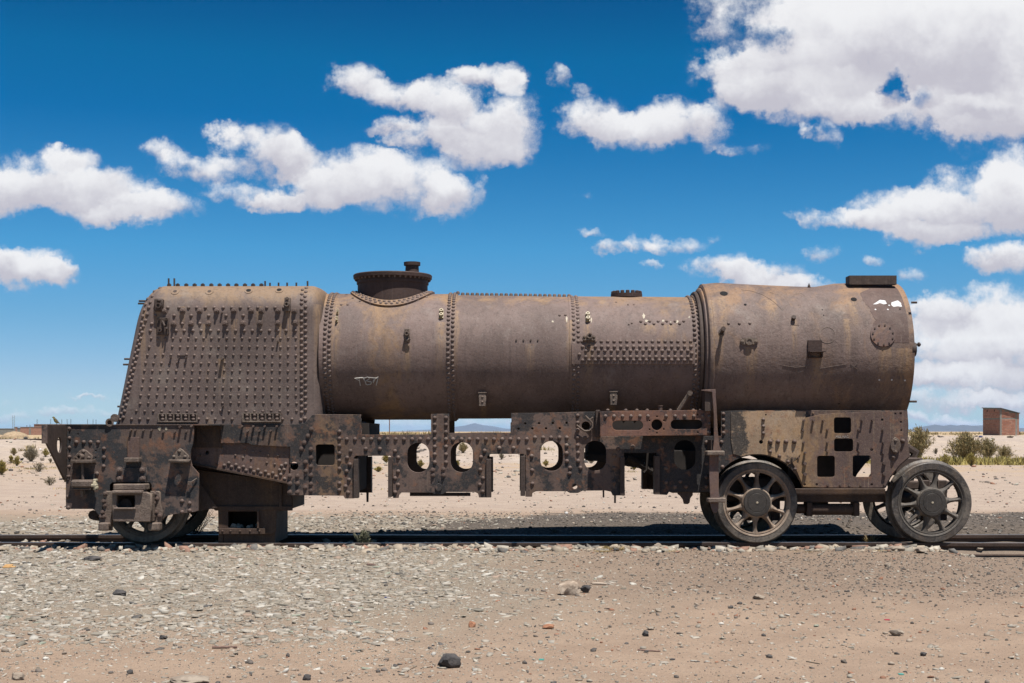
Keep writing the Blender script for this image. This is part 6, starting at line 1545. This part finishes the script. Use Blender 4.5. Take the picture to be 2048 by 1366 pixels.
def tuft(px, py, wpx, hpx, mat, label, seed, n=220, name='grass_tuft', cat='grass tuft'):
    p = gpt(px, py); s = p.y/F; r = np.random.default_rng(seed)
    a = r.random(n)*2*np.pi; rad = np.sqrt(r.random(n))*wpx*s*.42; b0 = np.stack([np.cos(a)*rad, np.sin(a)*rad*.5, np.zeros(n)-.01], 1)
    d = np.stack([np.cos(a)*.5+r.normal(0,.35,n), np.sin(a)*.3+r.normal(0,.3,n), np.ones(n)], 1); d /= np.linalg.norm(d, axis=1)[:, None]
    l = hpx*s*(.35+.75*r.random(n))[:, None]; sd = np.cross(d, r.normal(size=(n, 3))); sd /= np.linalg.norm(sd, axis=1)[:, None]
    mid = b0+d*l*.6; tip = b0+d*l+np.stack([np.cos(a), np.sin(a), -np.ones(n)*.4], 1)*l*.25; w_ = .0022
    V_ = np.stack([b0-sd*w_, b0+sd*w_, mid+sd*w_*.8, b0-sd*w_, mid+sd*w_*.8, mid-sd*w_*.8, mid-sd*w_*.8, mid+sd*w_*.8, tip], 1).reshape(-1, 3)
    return tris(name, V_, M[mat], None, p, label=label, category=cat)
tuft(1226, 1101, 46, 14, 'straw', 'golden grass tuft against the near rail below the right axle gap', 1, 420)
tuft(1205, 1104, 40, 7, 'straw', 'flattened straw patch just left of the golden grass tuft by the near rail', 2, 300)
tuft(330, 1094, 26, 12, 'straw', 'golden tuft in front of the trailing wheel at left', 3, 260)
tuft(372, 1093, 24, 8, 'straw', 'second golden tuft just right of the trailing wheel at left', 4, 200)
tuft(560, 1097, 10, 10, 'straw', 'few thin golden stalks by the near rail under the ash pan', 5, 30)
tuft(1605, 1104, 70, 5, 'straw', 'thin straw strip along the near rail between the two leading wheels', 6, 240)
tuft(1740, 1084, 18, 26, 'straw', 'dry stalk plant between the rails left of the front wheel', 7, 60)
tuft(120, 1092, 30, 9, 'herb', 'grey-green weed beside the rail at far left', 8, 120)
tuft(1350, 1103, 60, 6, 'straw', 'straw patch by the near rail left of the leading wheels', 9, 200)
tuft(1770, 1103, 60, 6, 'straw', 'straw patch by the near rail just left of the front wheel', 10, 200)
# grey-green herb between the rails
p = gpt(727, 1080); p.y = 13.75; p.x = X(727, 13.75); p.z = gz(p.x, p.y); t = thing('herb', p, 'small leafy grey-green herb growing between the rails under the boiler', 'plant')
tris('foliage', crown(np.random.default_rng(5), .22, .16, 26, 26, .03), M['herb'], t, p)
q = MB(); [q.tube([(0,0,-.02),(.03*i,.01*i,.12)], .003, 4, .001) for i in (-2,-1,0,1,2)]; q.build('stem', M['twig'], t, p)
# bare twigs behind the trailing wheel
def twigs(px, py, Y, w, h, label, seed, n=26):
    x = X(px, Y); r = random.Random(seed); q = MB(); p0 = (x, Y, gz(x, Y)-.01)
    for i in range(n):
        a = Vector((r.uniform(-.5,.5)*w*.3, r.uniform(-.05,.05), 0)); b_ = a + Vector((r.uniform(-.15,.7)*w, r.uniform(-.1,.1), h*r.uniform(.5,1)))
        mid_ = a.lerp(b_, .5)+Vector((r.uniform(-.03,.03), 0, r.uniform(-.02,.04))); q.tube([a, mid_, b_], .0035, 4, .0012)
        for k in range(3):
            s0 = mid_.lerp(b_, r.random()); q.tube([s0, s0+Vector((r.uniform(-.06,.06), r.uniform(-.03,.03), r.uniform(.0,.07)))], .0018, 3, .0008)
    return q.build('dry_twigs', M['twig'], None, p0, label=label, category='twigs')
twigs(390, 1073, 15.1, .32, .36, 'bare dark twigs standing behind the trailing wheel at left', 3, 40)
twigs(1870, 1068, 15.4, .15, .18, 'dark dry twigs on the cinders seen through the spokes of the front wheel', 4, 44)
twigs(562, 1070, 14.9, .05, .30, 'single thin dry stalk right of the ash pan hopper', 5, 2)
twigs(1690, 1052, 15.2, .12, .16, 'thin dry weed stalks on the cinders between the leading wheels', 6, 5)

# ================================================================ brick hut on the bank
def hut():
    Yh = 106.0; s = Yh/F; xl, xm_, xr = X(1965, Yh), X(2000, Yh), X(2036, Yh)
    # left wall runs obliquely (seen dark), front wall faces the camera
    zb_ = gz(xm_, Yh)-.05; zt0 = Z(817, Yh); zt1 = Z(826.5, Yh)
    t = thing('brick_hut', (xm_, Yh, zb_), 'small unfinished red brick hut with a sloping roof standing on the bank at right', 'hut')
    C = Vector((xm_, Yh, 0)); A = Vector((xl+.02, Yh+4.2, 0)); A.x = (1966-1024)*A.y/F; B = Vector((xr, Yh+.15, 0)); D = Vector((A.x+(B.x-C.x)*.98, A.y+.2, 0))
    zA = HC-(816.5-HZ)*A.y/F
    def wall(P0, P1, z0, z1, name, mat, th=.14):
        d = (P1-P0).normalized(); nrm = Vector((d.y, -d.x, 0)); nrm = nrm if nrm.y < 0 or nrm.x < -.5 else -nrm
        q = MB(); a, b_ = P0, P1; o_ = -nrm*th
        vs = [a+Vector((0,0,zb_)), b_+Vector((0,0,zb_)), b_+Vector((0,0,z1)), a+Vector((0,0,z0))]; vs += [v+o_ for v in vs]
        q.add(vs, [(0,1,2,3),(7,6,5,4),(0,4,5,1),(1,5,6,2),(2,6,7,3),(3,7,4,0)]); return q.build(name, mat, t), d, nrm
    w1, d1, n1 = wall(C, B, zt0, zt1, 'wall', M['concrete']); w2, d2, n2 = wall(A, C-(C-A).normalized()*.0, zA, zt0, 'wall', M['concrete'])
    wall(D, B+Vector((0,.0,0)), zt1, zt1, 'wall', M['brickfar'])
    # bricks, laid in courses proud of the mortar
    def bricks(P0, d, nrm, L, ztop_fn, u0, zlo, par, bands):
        q = MB(); bh_, bw = .098, .26; row_ = 0; z_ = zlo
        while True:
            u = u0 - (bw/2 if row_ % 2 else 0)
            any_ = False
            while u < L:
                a, b_ = max(u, u0), min(u+bw-.022, L-.02)
                if b_-a > .04 and z_+bh_ < ztop_fn((a+b_)/2) and not any(k0 < z_+bh_/2 < k1 for k0, k1 in bands):
                    p0 = P0+d*a; p1 = P0+d*b_; o_ = nrm*(.012+random.uniform(0, .006)); vs = [Vector((p0.x,p0.y,z_)), Vector((p1.x,p1.y,z_)), Vector((p1.x,p1.y,z_+bh_)), Vector((p0.x,p0.y,z_+bh_))]
                    vs = [v-nrm*.01 for v in vs]+[v+o_ for v in vs]; q.add(vs, [(4,5,6,7),(0,1,5,4),(1,2,6,5),(2,3,7,6),(3,0,4,7)]); any_ = True
                elif b_-a > .04 and z_+bh_ < ztop_fn((a+b_)/2): any_ = True
                u += bw
            if not any_: break
            z_ += bh_+.022; row_ += 1
        return q.build('bricks', M['brick'], par, kind='stuff')
    L1 = (B-C).length; L2 = (C-A).length; bz = Z(839, Yh)
    bricks(C, d1, n1, L1-.14, lambda u: zt0+(zt1-zt0)*u/L1-.03, .12, zb_+.05, w1, [(bz-.02, bz+.2)])
    bricks(A, d2, n2, L2, lambda u: zA+(zt0-zA)*u/L2-.03, .02, zb_+.05, w2, [(bz-.0, bz+.16)])
    for fr_ in (.28, .70):
        c_ = A+(C-A)*fr_; z_ = zt0-.22; q = MB(); e = d2*.09; q.add([v + n2*.032 for v in (Vector((*(c_-e).xy, z_)), Vector((*(c_+e).xy, z_)), Vector((*(c_+e).xy, z_+.15)), Vector((*(c_-e).xy, z_+.15)))], [(0,1,2,3)]); q.build('vent_hole', M['hole'], w2)
    q = MB(); up = Vector((0,0,.03)); e = n1*.12
    q.add([Vector((*(A+n2*.1).xy, zA))+up*.3, Vector((*(C+n1*.15).xy, zt0))+up*.3, Vector((*(B+n1*.15+d1*.18).xy, zt1-.03))+up*.3, Vector((*(D+d1*.18).xy, zt1-.02))+up*.3,
           Vector((*(A+n2*.1).xy, zA))+up*2, Vector((*(C+n1*.15).xy, zt0))+up*2, Vector((*(B+n1*.15+d1*.18).xy, zt1-.03))+up*2, Vector((*(D+d1*.18).xy, zt1-.02))+up*2], [(0,3,2,1),(4,5,6,7),(0,1,5,4),(1,2,6,5),(2,3,7,6),(3,0,4,7)])
    q.build('roof', M['railtop'], t)
hut()
rock('rock', 2022, 876, 14, 5, 'rock_tan', 'heap of rubble at the foot of the brick hut', 'rubble', seed=31)
m_ = simple('blue_tarp', (.05, .06, .16), .6, .3); rock('tarp_bundle', 1962, 875, 9, 3.5, m_, 'small dark blue bundle on the bank left of the brick hut', 'bundle', seed=33)
rock('rock', 1923, 874, 7, 3, 'rock_dark', 'small dark boulder on the crest of the bank left of the brick hut', seed=34)

# ================================================================ walls and building at far left
def slab(name, px0, px1, py0, py1, Y, th, mat, par):
    return MB().box(X(px0,Y), X(px1,Y), Y, Y+th, Z(py1,Y), Z(py0,Y)).build(name, mat, par)
Yw = 220.0
t = thing('compound_wall', (X(13,Yw), Yw, gz(X(13,Yw), Yw)), 'low grey block wall at the far left edge of the photo', 'wall')
slab('panel', -60, 28.2, 857.5, 872, Yw, .2, M['concrete'], t); slab('coping', -60, 28.2, 856.8, 857.4, Yw-.05, .3, M['concrete'], t)
t = thing('brick_wall', (X(60,Yw), Yw, gz(X(60,Yw), Yw)), 'red brick compound wall with grey concrete posts behind the left end of the locomotive', 'wall')
for a, b_ in ((31,34.3),(40.5,58),(61.5,84),(87,110),(113,136)): slab('panel', a, b_, 854.6, 873, Yw+.05, .16, M['brickfar'], t)
for a, b_ in ((28.3,31),(58,61.5),(84,87),(110,113),(136,139)): slab('post', a, b_, 853.6, 873, Yw, .25, M['concrete'], t)
slab('coping', 31, 139, 853.6, 854.5, Yw, .25, M['concrete'], t); slab('gate', 34.6, 40.2, 856, 873, Yw+.1, .1, M['concrete'], t)
t = thing('unfinished_building', (X(130,Yw+14), Yw+14, gz(X(130,Yw+14), Yw+14)), 'unfinished brick building with bare reinforcing bars rising above the left end of the locomotive', 'building')
Yb = Yw+14
slab('wall', 68, 200, 848.8, 872, Yb, 6, M['brickfar'], t); slab('roof_slab', 67.4, 200.5, 848.2, 848.8, Yb-.1, 6.2, M['concrete'], t)
for px, top in ((74,838),(101,838),(123.5,838),(134.5,838),(141.5,838),(175,838),(186,838.5),(192,838.5),(53.5,850),(60,849.5)):
    q = MB(); Y_ = Yb+.3 if px > 66 else Yw+.1; zz = 848.5 if px > 66 else 854
    for k in (-.06, .0, .07): q.cyl((X(px,Y_)+k, Y_, Z(zz,Y_)-.1), (X(px,Y_)+k+random.uniform(-.04,.04), Y_, Z(top+random.uniform(-.5,1.2),Y_)), .014, None, 4)
    q.build('reinforcing_bars', M['rail'], t)
t = thing('lattice_mast', (X(26,Yw+25), Yw+25, gz(X(26,Yw+25), Yw+25)), 'pale thin lattice mast standing behind the wall at far left', 'mast')
q = MB(); Y_ = Yw+25; x0_, x1_ = X(25.2,Y_), X(28.8,Y_); zt_ = Z(831,Y_); z0_ = gz(x0_, Y_)
for a in (x0_, x1_): q.cyl((a, Y_, z0_), (a, Y_, zt_), .03, None, 5)
z_ = z0_; k = 0
while z_ < zt_-.3: q.cyl((x0_ if k % 2 else x1_, Y_, z_), (x1_ if k % 2 else x0_, Y_, z_+.3), .016, None, 4); z_ += .3; k += 1
q.build('lattice', M['concrete'], t)
# pole far behind, seen under the boiler
Y_ = 190; q = MB(); q.cyl((0,0,-.2), (0,0,6.5), .07, .055, 8); t = thing('utility_pole', (X(779,Y_), Y_, gz(X(779,Y_), Y_)), 'thin dark pole on the plain seen between boiler and frame', 'pole')
q.build('shaft', M['wood'], t, WL[t.name]); q = MB(); q.box(-.5, .5, -.05, .05, 6.0, 6.1); q.build('crossarm', M['wood'], t, WL[t.name])
# earth mound in front of the walls, dark car-like scrap beside it
v, f = ico(4); q = v.copy(); q = q*(1+.35*fbm(v[:, 0]*2, v[:, 1]*2+v[:, 2], 5, 4))[:, None]; q[:, 2] = np.maximum(q[:, 2], -.1)
Y_ = 112.; me = npmesh('earth_mound', q*np.array([1.05, 1.4, .62]), f, 3, sm=True); me.materials.append(M['straw'])
m_ = simple('ochre_earth', (.44, .32, .20), .95, .25, 6, .02); me.materials.clear()
put('earth_mound', me, m_, None, (X(30, Y_), Y_, gz(X(30,Y_), Y_)-.05), label='low ochre mound of earth in front of the brick wall at far left', category='mound')
rock('rock', 50, 879, 9, 6, 'rock_dark', 'black lump at the right foot of the ochre mound at far left', 'rock', seed=36)
rock('rock', 53, 938, 8, 4, 'rock_pale', 'small pale rock below the largest grey-brown shrub at left', seed=37)
rock('rock', 83, 921, 10, 6, 'rock_tan', 'tan stone at the right foot of the largest grey-brown shrub', seed=38)
rock('rock', 43, 921, 8, 5, 'rock_dark', 'dark stone at the left foot of the largest grey-brown shrub', seed=39)
for px, py, lab in ((80, 901, 'white plastic bag above the largest grey-brown shrub at left'), (64, 902, 'smaller white scrap just left of a white plastic bag at left')):
    rock('plastic_bag', px, py, 6, 3.5, 'white', lab, 'litter', seed=int(px))

# ================================================================ bird on the end of the frame
def bird():
    Yb_ = 13.22; s = Yb_/F; o_ = Vector((X(113, Yb_), Yb_, Z(848.6, Yb_)+.001))
    t = thing('bird', o_, 'small yellow-green bird perched on the left end of the frame top', 'bird')
    # spine from beak tip to tail tip (photo px offsets from the feet), radii in px
    sp = [(-9.2,-13.4,.25),(-8.0,-13.3,.55),(-7.4,-13.6,1.3),(-6.3,-13.8,1.9),(-5.2,-13.0,2.0),(-4.2,-11.4,2.2),(-3.0,-9.2,3.0),(-1.4,-6.8,3.5),(.8,-4.8,3.1),(3.0,-3.2,2.1),(4.8,-2.2,1.1),(6.8,-1.0,.8),(8.6,.2,.8)]
    q = MB(); n = 14; vs = []
    for i, (a, b_, r) in enumerate(sp):
        p0 = Vector((sp[max(i-1,0)][0], 0, -sp[max(i-1,0)][1])); p1 = Vector((sp[min(i+1,len(sp)-1)][0], 0, -sp[min(i+1,len(sp)-1)][1])); d = (p1-p0).normalized(); u = Vector((0,1,0)); w_ = d.cross(u)
        wid = .95 if i < 9 else 1.5
        for k in range(n): tt = 2*math.pi*k/n; vs.append((Vector((a,0,-b_)) + u*math.cos(tt)*r*wid + w_*math.sin(tt)*r*(1 if i < 10 else .45))*s)
    fs = [(j*n+k, j*n+(k+1) % n, (j+1)*n+(k+1) % n, (j+1)*n+k) for j in range(len(sp)-1) for k in range(n)] + [tuple(range(n)), tuple((len(sp)-1)*n+k for k in range(n))]
    me = q.add(vs, fs).mesh('body', 80); me.materials.append(M['bird_belly']); me.materials.append(M['bird_back']); me.materials.append(M['bird_dark'])
    for p_ in me.polygons:
        c = p_.center/s
        if c.x < -8.2: p_.material_index = 2
        elif c.z > 14.0+ (c.x+6)*-.3 and c.x < -5: p_.material_index = 1
        elif c.x >= -5 and c.z > 9.5-(c.x+3)*1.05 + 1.0: p_.material_index = 1
    put('body', me, None, t, o_)
    for sy in (-1, 1):
        q = MB(); out = [(-3.6,11.2),(-2.0,10.6),(.6,7.8),(4.0,4.0),(6.4,1.9),(4.6,2.4),(1.0,3.6),(-2.0,6.0),(-3.8,9.0)]
        vs = [(a*s, sy*(3.3-.10*abs(a))*s, b_*s) for a, b_ in out] + [(a*.9*s, sy*(2.4)*s, (b_*.9+.6)*s) for a, b_ in out]; m_ = len(out)
        q.add(vs, [tuple(range(m_)), tuple(range(2*m_-1, m_-1, -1))] + [(i, (i+1) % m_, (i+1) % m_+m_, i+m_) for i in range(m_)]); q.build('wing', M['bird_back'], t, o_)
        q = MB(); q.tube([(0, sy*1.1*s, 4.0*s), (.4*s, sy*1.1*s, 1.6*s), (-.2*s, sy*1.1*s, .2*s)], .28*s, 5)
        for a in (-1.6, -.9, .9): q.tube([(-.2*s, sy*1.1*s, .25*s), ((a)*s, sy*(1.1+.3*a)*s, .1*s)], .2*s, 4)
        q.build('leg', M['bird_dark'], t, o_)
        q = MB(); q.lathe((-6.7*s, sy*1.75*s, 14.0*s), (0, sy, 0), [(0, .36*s), (.15*s, .3*s), (.2*s, .0001)], 8); q.build('eye', M['bird_dark'], t, o_)
bird()

# the photograph is exposed a little over a plain daylight exposure: keep every reflectance in step
for m_ in bpy.data.materials:
    if not m_.use_nodes: continue
    for b_ in [n_ for n_ in m_.node_tree.nodes if n_.type == 'BSDF_PRINCIPLED']:
        s_ = b_.inputs['Base Color']
        if s_.is_linked:
            k_ = m_.node_tree.nodes.new('ShaderNodeMix'); k_.data_type = 'RGBA'; k_.blend_type = 'MULTIPLY'; k_.inputs[0].default_value = 1.0
            m_.node_tree.links.new(s_.links[0].from_socket, k_.inputs[6]); k_.inputs[7].default_value = (.600, .600, .600, 1); m_.node_tree.links.new(k_.outputs[2], s_)
        else: s_.default_value = [v*.60 for v in s_.default_value[:3]] + [1]
